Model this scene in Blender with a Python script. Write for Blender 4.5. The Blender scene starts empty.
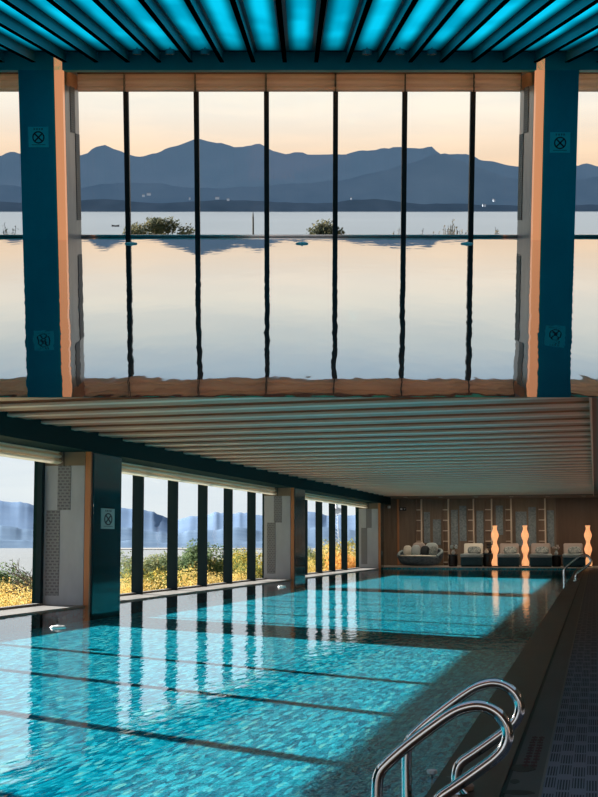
import bpy, bmesh, math, random
from mathutils import Matrix, Vector, noise
R = math.radians
sc = bpy.context.scene
col = sc.collection
random.seed(7)
FPX = 1400.0                      # focal length in pixels of the 598x797 frame
CAM_Z = 0.95                      # eye height above the day pool
ALPHA, BETA, PSI = R(5.812), R(8.190), R(11.879)
F_DAY = Matrix.Translation((0, 0, CAM_Z)) @ Matrix.Rotation(PSI, 4, 'Z')
F_DUSK = F_DAY @ Matrix.Rotation(ALPHA + BETA, 4, 'X')      # the dusk hall stands on its own raked base above
I4 = Matrix.Identity(4)
def T(x, y, z, rz=0): return Matrix.Translation((x, y, z)) @ Matrix.Rotation(rz, 4, 'Z')

# ------------------------------------------------------------------ materials
def nm(name):
    m = bpy.data.materials.new(name); m.use_nodes = True
    nt = m.node_tree; nt.nodes.clear()
    return m, nt, nt.nodes.new('ShaderNodeOutputMaterial')
def N(nt, t, **kw):
    n = nt.nodes.new(t)
    for k, v in kw.items():
        if k in n.inputs: n.inputs[k].default_value = v
        else: setattr(n, k, v)
    return n
def c4(c): return (c[0], c[1], c[2], 1)
def coords(nt, scale=(1, 1, 1), obj=True):
    tc = N(nt, 'ShaderNodeTexCoord'); mp = N(nt, 'ShaderNodeMapping')
    mp.inputs['Scale'].default_value = scale
    nt.links.new(tc.outputs['Object' if obj else 'Generated'], mp.inputs[0])
    return mp.outputs[0]
def geo_coords(nt, scale=(1, 1, 1)):
    g = N(nt, 'ShaderNodeNewGeometry'); mp = N(nt, 'ShaderNodeMapping')
    mp.inputs['Scale'].default_value = scale
    nt.links.new(g.outputs['Position'], mp.inputs[0])
    return mp.outputs[0]
def ramp(nt, fac, stops, interp='LINEAR'):
    r = N(nt, 'ShaderNodeValToRGB'); cr = r.color_ramp; cr.interpolation = interp
    while len(cr.elements) > 1: cr.elements.remove(cr.elements[-1])
    cr.elements[0].position = stops[0][0]; cr.elements[0].color = c4(stops[0][1])
    for p, c in stops[1:]:
        e = cr.elements.new(p); e.color = c4(c)
    nt.links.new(fac, r.inputs[0]); return r.outputs[0]
def plain(name, c, rough=.5, metal=0, spec=.4, var=0, scale=(4, 4, 4), c2=None, bump=0, emit=None, estr=0, coat=0):
    m, nt, out = nm(name)
    p = N(nt, 'ShaderNodeBsdfPrincipled')
    p.inputs['Base Color'].default_value = c4(c); p.inputs['Roughness'].default_value = rough
    p.inputs['Metallic'].default_value = metal; p.inputs['Specular IOR Level'].default_value = spec
    p.inputs['Coat Weight'].default_value = coat
    if c2 is not None or bump:
        n = N(nt, 'ShaderNodeTexNoise', Scale=1.0, Detail=5.0, Roughness=.6)
        nt.links.new(coords(nt, scale), n.inputs['Vector'])
        if c2 is not None:
            nt.links.new(ramp(nt, n.outputs['Fac'], [(.32, c), (.68, c2)]), p.inputs['Base Color'])
        if bump:
            b = N(nt, 'ShaderNodeBump', Strength=bump, Distance=.02)
            nt.links.new(n.outputs['Fac'], b.inputs['Height']); nt.links.new(b.outputs[0], p.inputs['Normal'])
    if emit:
        p.inputs['Emission Color'].default_value = c4(emit); p.inputs['Emission Strength'].default_value = estr
    nt.links.new(p.outputs[0], out.inputs[0]); return m
def leafy(name, cols, trans=.35, scale=2.2):
    m, nt, out = nm(name)
    n = N(nt, 'ShaderNodeTexNoise', Scale=scale, Detail=3.0)
    g = N(nt, 'ShaderNodeNewGeometry'); oi = N(nt, 'ShaderNodeObjectInfo')
    add = N(nt, 'ShaderNodeVectorMath', operation='ADD')
    tc = N(nt, 'ShaderNodeTexCoord')
    nt.links.new(tc.outputs['Object'], add.inputs[0]); nt.links.new(oi.outputs['Location'], add.inputs[1])
    nt.links.new(add.outputs[0], n.inputs['Vector'])
    ad = N(nt, 'ShaderNodeMath', operation='MULTIPLY_ADD'); ad.inputs[1].default_value = .35
    nt.links.new(g.outputs['Random Per Island'], ad.inputs[0]); nt.links.new(n.outputs['Fac'], ad.inputs[2])
    k = len(cols)
    cc = ramp(nt, ad.outputs[0], [(.42 + .5 * i / max(1, k - 1), c) for i, c in enumerate(cols)])
    d = N(nt, 'ShaderNodeBsdfDiffuse'); t = N(nt, 'ShaderNodeBsdfTranslucent'); mx = N(nt, 'ShaderNodeMixShader', Fac=trans)
    nt.links.new(cc, d.inputs[0]); nt.links.new(cc, t.inputs[0])
    nt.links.new(d.outputs[0], mx.inputs[1]); nt.links.new(t.outputs[0], mx.inputs[2]); nt.links.new(mx.outputs[0], out.inputs[0])
    return m
def glass_mat(name, tint=(.97, .98, .98), fac=.014):
    m, nt, out = nm(name)
    t = N(nt, 'ShaderNodeBsdfTransparent'); t.inputs[0].default_value = c4(tint)
    g = N(nt, 'ShaderNodeBsdfGlossy', Roughness=.01); g.inputs[0].default_value = (1, 1, 1, 1)
    mx = N(nt, 'ShaderNodeMixShader', Fac=fac)
    nt.links.new(t.outputs[0], mx.inputs[1]); nt.links.new(g.outputs[0], mx.inputs[2]); nt.links.new(mx.outputs[0], out.inputs[0])
    return m
def wood(name, c1, c2, axis_scale, rough=.5, spec=.3):
    m, nt, out = nm(name)
    n = N(nt, 'ShaderNodeTexNoise', Scale=1.0, Detail=6.0, Roughness=.65, Distortion=.4)
    nt.links.new(coords(nt, axis_scale), n.inputs['Vector'])
    p = N(nt, 'ShaderNodeBsdfPrincipled', Roughness=rough); p.inputs['Specular IOR Level'].default_value = spec
    nt.links.new(ramp(nt, n.outputs['Fac'], [(.3, c1), (.7, c2)]), p.inputs['Base Color'])
    nt.links.new(p.outputs[0], out.inputs[0]); return m
def blind_mat(name, c, c2, trans):
    m, nt, out = nm(name)
    n = N(nt, 'ShaderNodeTexNoise', Scale=1.0, Detail=4.0)
    nt.links.new(coords(nt, (1.2, 4, 30)), n.inputs['Vector'])
    cc = ramp(nt, n.outputs['Fac'], [(.3, c), (.7, c2)])
    d = N(nt, 'ShaderNodeBsdfDiffuse'); t = N(nt, 'ShaderNodeBsdfTranslucent'); mx = N(nt, 'ShaderNodeMixShader', Fac=trans)
    nt.links.new(cc, d.inputs[0]); nt.links.new(cc, t.inputs[0])
    nt.links.new(d.outputs[0], mx.inputs[1]); nt.links.new(t.outputs[0], mx.inputs[2]); nt.links.new(mx.outputs[0], out.inputs[0])
    return m
def carved_mat(name, c1, c2):
    m, nt, out = nm(name)
    b = N(nt, 'ShaderNodeTexBrick', Scale=1.0); b.inputs['Color1'].default_value = c4(c1); b.inputs['Color2'].default_value = c4([q * .75 for q in c1])
    b.inputs['Mortar'].default_value = c4(c2); b.inputs['Mortar Size'].default_value = .012
    b.inputs['Brick Width'].default_value = .07; b.inputs['Row Height'].default_value = .045
    tc = N(nt, 'ShaderNodeTexCoord'); sx = N(nt, 'ShaderNodeSeparateXYZ'); ad = N(nt, 'ShaderNodeMath', operation='ADD'); cb = N(nt, 'ShaderNodeCombineXYZ')
    nt.links.new(tc.outputs['Object'], sx.inputs[0]); nt.links.new(sx.outputs[0], ad.inputs[0]); nt.links.new(sx.outputs[1], ad.inputs[1])
    nt.links.new(ad.outputs[0], cb.inputs[0]); nt.links.new(sx.outputs[2], cb.inputs[1]); nt.links.new(cb.outputs[0], b.inputs['Vector'])
    p = N(nt, 'ShaderNodeBsdfPrincipled', Roughness=.6)
    nt.links.new(b.outputs['Color'], p.inputs['Base Color'])
    bm_ = N(nt, 'ShaderNodeBump', Strength=.6, Distance=.01); nt.links.new(b.outputs['Fac'], bm_.inputs['Height']); bm_.invert = True
    nt.links.new(bm_.outputs[0], p.inputs['Normal'])
    nt.links.new(p.outputs[0], out.inputs[0]); return m
def water_mat(name, body, f0, f1, scale, strength, transparent, tint=(1, 1, 1), scale2=None, s2=0, powr=1.0):
    """surface of a pool: mirror-like at grazing angles, clear or opaque body"""
    m, nt, out = nm(name)
    n = N(nt, 'ShaderNodeTexNoise', Scale=1.0, Detail=2.5, Roughness=.5)
    nt.links.new(coords(nt, scale), n.inputs['Vector'])
    b = N(nt, 'ShaderNodeBump', Strength=strength, Distance=.02)
    nt.links.new(n.outputs['Fac'], b.inputs['Height'])
    nrm = b.outputs[0]
    if scale2:
        n2 = N(nt, 'ShaderNodeTexNoise', Scale=1.0, Detail=1.0)
        nt.links.new(coords(nt, scale2), n2.inputs['Vector'])
        b2 = N(nt, 'ShaderNodeBump', Strength=s2, Distance=.05)
        nt.links.new(n2.outputs['Fac'], b2.inputs['Height']); nt.links.new(nrm, b2.inputs['Normal']); nrm = b2.outputs[0]
    g = N(nt, 'ShaderNodeBsdfGlossy', Roughness=.012); g.inputs[0].default_value = (1, 1, 1, 1)
    nt.links.new(nrm, g.inputs['Normal'])
    if transparent:
        d = N(nt, 'ShaderNodeBsdfTransparent'); d.inputs[0].default_value = c4(tint)
    else:
        d = N(nt, 'ShaderNodeBsdfDiffuse'); d.inputs[0].default_value = c4(body)
    lw = N(nt, 'ShaderNodeLayerWeight', Blend=.5)
    pw = N(nt, 'ShaderNodeMath', operation='POWER'); pw.inputs[1].default_value = powr
    nt.links.new(lw.outputs['Facing'], pw.inputs[0])
    mr = N(nt, 'ShaderNodeMapRange'); mr.inputs['To Min'].default_value = f0; mr.inputs['To Max'].default_value = f1
    nt.links.new(pw.outputs[0], mr.inputs[0])
    mx = N(nt, 'ShaderNodeMixShader')
    nt.links.new(mr.outputs[0], mx.inputs[0]); nt.links.new(d.outputs[0], mx.inputs[1]); nt.links.new(g.outputs[0], mx.inputs[2])
    nt.links.new(mx.outputs[0], out.inputs[0]); return m
def pool_tile_mat(name):
    m, nt, out = nm(name)
    v = N(nt, 'ShaderNodeTexVoronoi', Scale=1.0, feature='F1'); v.inputs['Randomness'].default_value = .9
    nt.links.new(coords(nt, (42, 7.5, 20)), v.inputs['Vector'])
    sp = N(nt, 'ShaderNodeSeparateColor'); nt.links.new(v.outputs['Color'], sp.inputs[0])
    cc = ramp(nt, sp.outputs[0], [(0, (.0, .20, .34)), (.3, (.0, .36, .52)), (.6, (.008, .54, .72)), (.88, (.05, .78, .98)), (1, (.35, .88, .85))])
    br = N(nt, 'ShaderNodeTexBrick', Scale=1.0, offset=0.0); br.inputs['Color1'].default_value = (1, 1, 1, 1); br.inputs['Color2'].default_value = (.92, .92, .92, 1)
    br.inputs['Mortar'].default_value = (.72, .74, .76, 1); br.inputs['Mortar Size'].default_value = .035; br.inputs['Brick Width'].default_value = .5; br.inputs['Row Height'].default_value = .5
    nt.links.new(coords(nt, (7, 1.9, 7)), br.inputs['Vector'])
    mu = N(nt, 'ShaderNodeMixRGB', blend_type='MULTIPLY', Fac=1.0)
    nt.links.new(cc, mu.inputs[1]); nt.links.new(br.outputs['Color'], mu.inputs[2])
    d = N(nt, 'ShaderNodeBsdfDiffuse'); nt.links.new(mu.outputs[0], d.inputs[0]); nt.links.new(d.outputs[0], out.inputs[0])
    return m
def grate_mat(name):
    m, nt, out = nm(name)
    tc = N(nt, 'ShaderNodeTexCoord'); sx = N(nt, 'ShaderNodeSeparateXYZ'); nt.links.new(tc.outputs['Object'], sx.inputs[0])
    def mth(op, a, b=None, c=None):
        n = N(nt, 'ShaderNodeMath', operation=op)
        for i, q in enumerate((a, b, c)):
            if q is None: continue
            if isinstance(q, (int, float)): n.inputs[i].default_value = q
            else: nt.links.new(q, n.inputs[i])
        return n.outputs[0]
    x, y = sx.outputs[0], sx.outputs[1]
    TW, TH = .055, .32
    row = mth('FLOOR', mth('DIVIDE', y, TH)); colm = mth('FLOOR', mth('DIVIDE', x, TW))
    alt = mth('MODULO', mth('ABSOLUTE', mth('ADD', row, colm)), 2.0)
    yo = mth('FRACT', mth('ADD', mth('DIVIDE', y, TH), mth('MULTIPLY', alt, .0)))
    xf = mth('FRACT', mth('DIVIDE', x, TW / 5)); xt = mth('FRACT', mth('DIVIDE', x, TW))
    slot = mth('MULTIPLY', mth('LESS_THAN', mth('ABSOLUTE', mth('SUBTRACT', xf, .5)), .27), mth('LESS_THAN', mth('ABSOLUTE', mth('SUBTRACT', yo, mth('ADD', .43, mth('MULTIPLY', alt, .14)))), .36))
    slot = mth('MULTIPLY', slot, mth('LESS_THAN', mth('ABSOLUTE', mth('SUBTRACT', xt, .5)), .42))
    mix = N(nt, 'ShaderNodeMixRGB'); mix.inputs[1].default_value = (.19, .195, .235, 1); mix.inputs[2].default_value = (.006, .007, .01, 1)
    nt.links.new(slot, mix.inputs[0])
    p = N(nt, 'ShaderNodeBsdfPrincipled', Roughness=.55); p.inputs['Specular IOR Level'].default_value = .25
    nt.links.new(mix.outputs[0], p.inputs['Base Color']); nt.links.new(p.outputs[0], out.inputs[0]); return m

M = {}
M['mull'] = plain('dark_frame', (.018, .034, .043), .6, spec=.06)
M['mull_dusk'] = plain('dark_frame_dusk', (.008, .012, .014), .5)
M['glass'] = glass_mat('window_glass')
M['glass_dusk'] = glass_mat('dusk_window_glass', fac=.004)
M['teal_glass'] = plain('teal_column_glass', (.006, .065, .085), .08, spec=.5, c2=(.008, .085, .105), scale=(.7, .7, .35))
M['teal_glass_dusk'] = plain('teal_column_glass_dusk', (.012, .42, .55), .25, spec=.3, c2=(.016, .55, .68), scale=(.9, .9, .4))  # brighter dusk copy of the column glass, cyan light put into its colour
M['bronze'] = plain('bronze_trim', (.42, .15, .055), .35, metal=.2, c2=(.52, .21, .09), scale=(3, 3, 1))
M['led_trim'] = plain('lit_bronze_trim', (.55, .27, .13), .35, emit=(1.0, .40, .18), estr=.62)
M['stone'] = plain('grey_marble', (.36, .36, .41), .35, c2=(.47, .47, .52), scale=(2.2, 2.2, .9))
M['stone_dusk'] = plain('grey_marble_dusk', (.34, .33, .33), .35, c2=(.46, .44, .43), scale=(2.2, 2.2, .9))
M['carved'] = carved_mat('carved_stone', (.15, .145, .17), (.24, .235, .26))
M['carved_dusk'] = carved_mat('carved_dark_stone', (.10, .10, .11), (.17, .16, .16))
M['sill'] = plain('pale_sill_stone', (.23, .215, .205), .4, c2=(.30, .285, .27), scale=(2, 1, 2))
M['coping'] = plain('brown_coping_stone', (.040, .016, .010), .35, c2=(.095, .042, .026), scale=(5, .9, 5), spec=.35)
M['greyband'] = plain('grey_border_stone', (.055, .05, .048), .45, c2=(.082, .075, .071), scale=(6, 1.2, 6))
M['rubber'] = plain('black_joint', (.004, .004, .004), .5)
M['steel_line'] = plain('dull_edging', (.16, .15, .13), .45)
M['grate'] = grate_mat('slotted_grate')
M['chrome'] = plain('polished_steel', (.72, .72, .72), .09, metal=1)
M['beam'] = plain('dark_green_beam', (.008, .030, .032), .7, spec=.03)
M['slat'] = wood('brown_slat', (.50, .15, .085), (.64, .235, .145), (.5, 12, 12), .45)
M['slat_edge'] = plain('slat_edge_highlight', (.95, .50, .38), .4)  # thin highlight along the day slats, put in as a pale colour
M['ceil_dark'] = plain('green_grey_ceiling', (.045, .040, .034), .6)
M['ceil_plain'] = plain('plain_ceiling', (.19, .14, .115), .6)
M['beam_dusk'] = plain('teal_beam', (.05, .72, .78), .5)  # strength of the cyan light is put into the dusk beam's colour
M['slat_dusk'] = plain('cyan_lit_slat', (.03, .55, .62), .45)  # slat sides carry the cyan panel light in their colour
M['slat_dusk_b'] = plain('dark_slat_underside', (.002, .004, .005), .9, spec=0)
M['ceil_dusk'] = plain('teal_ceiling', (.01, .20, .27), .6)
def cyan_panel():
    m, nt, out = nm('cyan_light_panel')
    tc = N(nt, 'ShaderNodeTexCoord'); sx = N(nt, 'ShaderNodeSeparateXYZ'); nt.links.new(tc.outputs['Object'], sx.inputs[0])
    f = N(nt, 'ShaderNodeMath', operation='MULTIPLY_ADD'); f.inputs[1].default_value = 1 / .612; f.inputs[2].default_value = 3.95 / .612 + 20
    nt.links.new(sx.outputs[0], f.inputs[0]); fr = N(nt, 'ShaderNodeMath', operation='FRACT'); nt.links.new(f.outputs[0], fr.inputs[0])
    prof = ramp(nt, fr.outputs[0], [(.15, (.16,) * 3), (.46, (1.1,) * 3), (.56, (1.1,) * 3), (.85, (.16,) * 3)], 'EASE')  # light falloff across and along the panels is put into the emission
    e_ = N(nt, 'ShaderNodeMapRange'); e_.inputs['From Min'].default_value = 27.4; e_.inputs['From Max'].default_value = 24.5; nt.links.new(sx.outputs[1], e_.inputs[0])
    ends = ramp(nt, e_.outputs[0], [(0, (.12,) * 3), (1, (1,) * 3)])
    n = N(nt, 'ShaderNodeTexNoise', Scale=1.0, Detail=1.0); nt.links.new(coords(nt, (1.5, .45, 1)), n.inputs['Vector'])
    c = ramp(nt, n.outputs['Fac'], [(.35, (.0, .36, .56)), (.60, (.002, .58, .86))])
    m1 = N(nt, 'ShaderNodeMixRGB', blend_type='MULTIPLY', Fac=1.0); nt.links.new(prof, m1.inputs[1]); nt.links.new(ends, m1.inputs[2])
    m2 = N(nt, 'ShaderNodeMixRGB', blend_type='MULTIPLY', Fac=1.0); nt.links.new(m1.outputs[0], m2.inputs[1]); nt.links.new(c, m2.inputs[2])
    e = N(nt, 'ShaderNodeEmission', Strength=1.0)
    nt.links.new(m2.outputs[0], e.inputs[0]); nt.links.new(e.outputs[0], out.inputs[0]); return m
M['cyan'] = cyan_panel()
M['blind_dusk'] = blind_mat('warm_lit_blind', (.86, .52, .33), (.95, .62, .42), .60)  # same blinds as the beige ones, with warm light put into the colour
M['blind'] = blind_mat('beige_blind', (.76, .66, .53), (.86, .77, .63), .12)
M['blind_top'] = plain('blind_headbox', (.62, .55, .46), .5)
M['blind_top_dusk'] = plain('brown_headbox', (.16, .075, .05), .5)
M['lip_edge'] = plain('teal_lip_highlight', (.12, .85, .92), .6, spec=.1)  # cyan highlight along the slat lips, put in as a pale colour
M['sign'] = plain('pale_teal_plate', (.28, .48, .50), .4)
M['sign_dusk'] = plain('blue_sign_plate', (.14, .95, 1.0), .4)
M['sign_ink'] = plain('dark_sign_ink', (.008, .018, .035), .5)
M['white'] = plain('white_plastic', (.8, .8, .8), .4)
M['cam_white'] = plain('spotlight_shell', (.35, .45, .5), .4)
M['dark_lens'] = plain('dark_lens', (.01, .01, .012), .2)
M['red'] = plain('red_marking', (.13, .022, .02), .6, c2=(.07, .035, .032), scale=(40, 30, 40))
M['beige'] = plain('beige_rubber', (.45, .32, .24), .6)
M['cord'] = plain('grey_cord', (.25, .27, .28), .6)
M['brownwall'] = wood('dark_brown_veneer', (.11, .068, .047), (.155, .098, .068), (6, 6, .5), .35)
M['panelwall'] = wood('grey_brown_boards', (.20, .15, .115), (.29, .225, .175), (9, 9, .7), .5)
M['niche'] = wood('orange_lit_timber', (.55, .24, .11), (.66, .31, .15), (9, 9, .7), .5)  # orange glow of the lit recess is put into the wood colour
M['shelfpost'] = plain('pale_timber_post', (.72, .62, .50), .5)
M['shelfback'] = plain('mid_timber_back', (.24, .165, .12), .5)
M['stonepanel'] = plain('blue_grey_mosaic_panel', (.16, .21, .24), .6, c2=(.32, .38, .41), scale=(16, 16, 16), bump=.3)
M['deck'] = plain('pale_deck_stone', (.50, .46, .43), .4, c2=(.60, .56, .52), scale=(1.5, 1.5, 3))
M['navy'] = plain('dark_teal_upholstery', (.025, .075, .105), .8, c2=(.035, .095, .13), scale=(12, 12, 12))
M['navy_weave'] = plain('navy_wicker', (.06, .10, .15), .7, c2=(.22, .29, .34), scale=(8, 8, 22), bump=.4)
M['rim'] = plain('pale_blue_rim', (.33, .44, .49), .6)
M['cream'] = plain('cream_cushion', (.82, .80, .72), .85)
M['taupe'] = plain('taupe_cushion', (.42, .36, .33), .85)
M['greyc'] = plain('pale_blue_grey_cushion', (.45, .53, .56), .85)
M['darkc'] = plain('charcoal_cushion', (.04, .05, .06), .85)
M['patternc'] = plain('patterned_cushion', (.08, .13, .15), .85, c2=(.48, .52, .50), scale=(22, 22, 22))
M['black'] = plain('black_lacquer', (.012, .011, .013), .3)
def lampm():
    m, nt, out = nm('glowing_lamp_paper')
    e = N(nt, 'ShaderNodeEmission', Strength=1.0); d = N(nt, 'ShaderNodeBsdfDiffuse'); d.inputs[0].default_value = (.7, .5, .35, 1)
    n = N(nt, 'ShaderNodeTexNoise', Scale=6.0); nt.links.new(coords(nt), n.inputs['Vector'])
    nt.links.new(ramp(nt, n.outputs['Fac'], [(.3, (.90, .36, .13)), (.7, (.95, .46, .20))]), e.inputs[0])
    a = N(nt, 'ShaderNodeAddShader'); nt.links.new(e.outputs[0], a.inputs[0]); nt.links.new(d.outputs[0], a.inputs[1])
    nt.links.new(a.outputs[0], out.inputs[0]); return m
M['lamp'] = lampm()
M['water_day'] = water_mat('day_pool_water', None, .04, .67, (11, 3.4, 9), .12, True, (.80, .97, .98), powr=2.2)
M['water_dusk'] = water_mat('dusk_pool_water', (.012, .05, .065), .30, .94, (3.6, 1.0, 1), .075, False, scale2=(.55, .35, 1), s2=.012, powr=4.0)
M['pooltile'] = pool_tile_mat('teal_mosaic')
def lake_mat(name, c, f):
    m, nt, out = nm(name)
    n = N(nt, 'ShaderNodeTexNoise', Scale=1.0, Detail=4.0); nt.links.new(coords(nt, (.01, .004, 1)), n.inputs['Vector'])
    d = N(nt, 'ShaderNodeBsdfDiffuse'); nt.links.new(ramp(nt, n.outputs['Fac'], [(.35, [q * .93 for q in c]), (.65, c)]), d.inputs[0])
    g = N(nt, 'ShaderNodeBsdfGlossy', Roughness=.25); mx = N(nt, 'ShaderNodeMixShader', Fac=f)
    nt.links.new(d.outputs[0], mx.inputs[1]); nt.links.new(g.outputs[0], mx.inputs[2]); nt.links.new(mx.outputs[0], out.inputs[0]); return m
M['lake'] = lake_mat('day_lake', (.27, .30, .32), .45)
M['lake_dusk'] = lake_mat('dusk_lake', (.40, .42, .43), .45)
def hill(name, c, c2, s):  # distance haze is put into the diffuse colours of the hills
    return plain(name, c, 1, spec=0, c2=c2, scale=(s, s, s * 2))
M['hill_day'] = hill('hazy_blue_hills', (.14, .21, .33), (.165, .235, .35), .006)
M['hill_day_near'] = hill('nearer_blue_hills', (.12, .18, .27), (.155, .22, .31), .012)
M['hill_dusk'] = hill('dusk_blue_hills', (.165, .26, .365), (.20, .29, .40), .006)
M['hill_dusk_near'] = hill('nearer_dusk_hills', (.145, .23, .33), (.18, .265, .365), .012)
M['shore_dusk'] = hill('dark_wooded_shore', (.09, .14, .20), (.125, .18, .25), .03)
M['sand'] = plain('pale_sandbar', (.13, .125, .115), 1)
M['ground'] = plain('dry_grass', (.17, .16, .06), 1, c2=(.28, .24, .09), scale=(.6, .6, .6))
M['gold'] = leafy('golden_leaves', [(.50, .31, .09), (.70, .48, .16), (.78, .62, .26), (.42, .40, .17)], .3)
M['mixed'] = leafy('yellow_green_leaves', [(.10, .16, .07), (.22, .26, .09), (.46, .38, .10), (.60, .42, .08)], .3)
M['green'] = leafy('green_leaves', [(.06, .10, .06), (.12, .18, .09), (.20, .25, .12)], .3)
M['orange'] = leafy('orange_leaves', [(.58, .28, .08), (.74, .38, .12), (.66, .46, .15)], .3)
M['greygreen'] = leafy('grey_green_leaves', [(.12, .17, .11), (.22, .26, .14), (.36, .34, .18)], .3)
M['olive_dusk'] = leafy('dim_olive_leaves', [(.05, .06, .05), (.12, .12, .07), (.22, .18, .10)], .3)
M['dry_dusk'] = leafy('dry_brown_leaves', [(.10, .08, .06), (.25, .19, .10), (.32, .26, .16)], .3)
M['bark'] = plain('grey_bark', (.16, .14, .13), .9)
M['bark_dusk'] = plain('dim_bark', (.08, .075, .07), .9)
M['tower'] = plain('pale_tower_steel', (.80, .85, .92), .6)
M['house'] = plain('whitewashed_wall', (.50, .56, .66), .8)
M['roof'] = plain('grey_roof', (.25, .27, .32), .8)

# ------------------------------------------------------------------ mesh building
class MB:
    def __init__(s): s.bm = bmesh.new()
    def verts(s, cos): return [s.bm.verts.new(c) for c in cos]
    def face(s, vs):
        try: s.bm.faces.new(vs)
        except ValueError: pass
    def quad(s, a, b, c, d): s.face(s.verts([a, b, c, d])); return s
    def box(s, x0, x1, y0, y1, z0, z1, bev=0, seg=2, mt=None):
        mm = Matrix.Translation(((x0 + x1) / 2, (y0 + y1) / 2, (z0 + z1) / 2)) @ Matrix.Diagonal((x1 - x0, y1 - y0, z1 - z0, 1))
        if mt is not None: mm = mt @ mm
        r = bmesh.ops.create_cube(s.bm, size=1, matrix=mm)
        if bev:
            es = list({e for v in r['verts'] for e in v.link_edges})
            bmesh.ops.bevel(s.bm, geom=es, offset=bev, segments=seg, affect='EDGES', profile=.5)
        return s
    def prism(s, poly, fn0, fn1):
        a = s.verts([fn0(p) for p in poly]); b = s.verts([fn1(p) for p in poly]); n = len(poly)
        s.face(a[::-1]); s.face(b)
        for i in range(n): s.face([a[i], a[(i + 1) % n], b[(i + 1) % n], b[i]])
        return s
    def lathe(s, prof, cx=0, cy=0, seg=24, mt=None):
        rings = []
        for r, z in prof:
            cs = [Vector((cx + r * math.cos(2 * math.pi * k / seg), cy + r * math.sin(2 * math.pi * k / seg), z)) for k in range(seg)]
            if mt is not None: cs = [mt @ c for c in cs]
            rings.append(s.verts(cs))
        for a, b in zip(rings, rings[1:]):
            for k in range(seg): s.face([a[k], a[(k + 1) % seg], b[(k + 1) % seg], b[k]])
        s.face(rings[0][::-1]); s.face(rings[-1]); return s
    def tube(s, pts, r, seg=12, smooth=0, cap=True):
        P = [Vector(p) for p in pts]; rr = r if isinstance(r, (list, tuple)) else [r] * len(P)
        for _ in range(smooth):
            Q = [P[0]]; S = [rr[0]]
            for i in range(len(P) - 1):
                Q += [P[i] * .75 + P[i + 1] * .25, P[i] * .25 + P[i + 1] * .75]; S += [rr[i] * .75 + rr[i + 1] * .25, rr[i] * .25 + rr[i + 1] * .75]
            P = Q + [P[-1]]; rr = S + [rr[-1]]
        rings = []; up = None
        for i, p in enumerate(P):
            d = (P[min(i + 1, len(P) - 1)] - P[max(i - 1, 0)])
            if d.length < 1e-9: d = Vector((0, 0, 1))
            d.normalize()
            if up is None: up = d.orthogonal().normalized()
            up = (up - d * up.dot(d))
            if up.length < 1e-6: up = d.orthogonal()
            up.normalize()
            sd = d.cross(up)
            rings.append(s.verts([p + (up * math.cos(2 * math.pi * k / seg) + sd * math.sin(2 * math.pi * k / seg)) * rr[i] for k in range(seg)]))
        for a, b in zip(rings, rings[1:]):
            for k in range(seg): s.face([a[k], a[(k + 1) % seg], b[(k + 1) % seg], b[k]])
        if cap: s.face(rings[0][::-1]); s.face(rings[-1])
        return s
    def pillow(s, c, a, e=.5, mt=None, nu=20, nv=10):
        def sp(q, p): return math.copysign(abs(q) ** p, q)
        rows = []
        for j in range(1, nv):
            v = -math.pi / 2 + math.pi * j / nv
            row = []
            for i in range(nu):
                u = 2 * math.pi * i / nu
                p = Vector((c[0] + a[0] * sp(math.cos(v), .7) * sp(math.cos(u), e), c[1] + a[1] * sp(math.cos(v), .7) * sp(math.sin(u), e), c[2] + a[2] * sp(math.sin(v), .8)))
                row.append(mt @ p if mt is not None else p)
            rows.append(s.verts(row))
        for q, w in zip(rows, rows[1:]):
            for i in range(nu): s.face([q[i], q[(i + 1) % nu], w[(i + 1) % nu], w[i]])
        s.face(rows[0][::-1]); s.face(rows[-1]); return s
    def build(s, name, mat, parent=None, mtx=None, smooth=True, mats=None):
        me = bpy.data.meshes.new(name)
        bmesh.ops.recalc_face_normals(s.bm, faces=s.bm.faces[:])
        s.bm.to_mesh(me); s.bm.free()
        me.materials.append(mat)
        if smooth:
            me.polygons.foreach_set('use_smooth', [True] * len(me.polygons)); me.set_sharp_from_angle(angle=R(38))
        o = bpy.data.objects.new(name, me); col.objects.link(o)
        if parent is not None: o.parent = parent
        if mtx is not None: o.matrix_basis = mtx
        return o
def tag(o, label, cat, group=None, kind=None):
    o['label'] = label; o['category'] = cat
    if group: o['group'] = group
    if kind: o['kind'] = kind
    return o
def thing(name, label, cat, mtx=I4, group=None):
    o = bpy.data.objects.new(name, None); col.objects.link(o); o.matrix_basis = mtx
    o.empty_display_size = .1
    return tag(o, label, cat, group)
def struct(name, mb, mat, mtx=None, smooth=True):
    o = mb.build(name, mat, None, mtx, smooth); o['kind'] = 'structure'; return o
def struct_empty(name, mtx=I4):
    o = bpy.data.objects.new(name, None); col.objects.link(o); o.matrix_basis = mtx; o['kind'] = 'structure'; return o
def kids(o): return [q for q in col.objects if q.parent == o]
def dup(o, mtx, label=None, group=None):
    c = o.copy(); col.objects.link(c); c.matrix_basis = mtx
    if label: c['label'] = label
    if group: c['group'] = group
    def rec(src, dst):
        for k in kids(src):
            q = k.copy(); col.objects.link(q); q.parent = dst; rec(k, q)
    rec(o, c); return c
ORD = ['leftmost', 'second from the left', 'third from the left', 'fourth from the left', 'fifth from the left', 'sixth from the left', 'seventh from the left', 'eighth from the left', 'ninth from the left', 'tenth from the left', 'eleventh from the left', 'twelfth from the left', 'thirteenth from the left', 'fourteenth from the left', 'fifteenth from the left', 'sixteenth from the left', 'seventeenth from the left', 'eighteenth from the left', 'nineteenth from the left', 'twentieth from the left']

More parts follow.
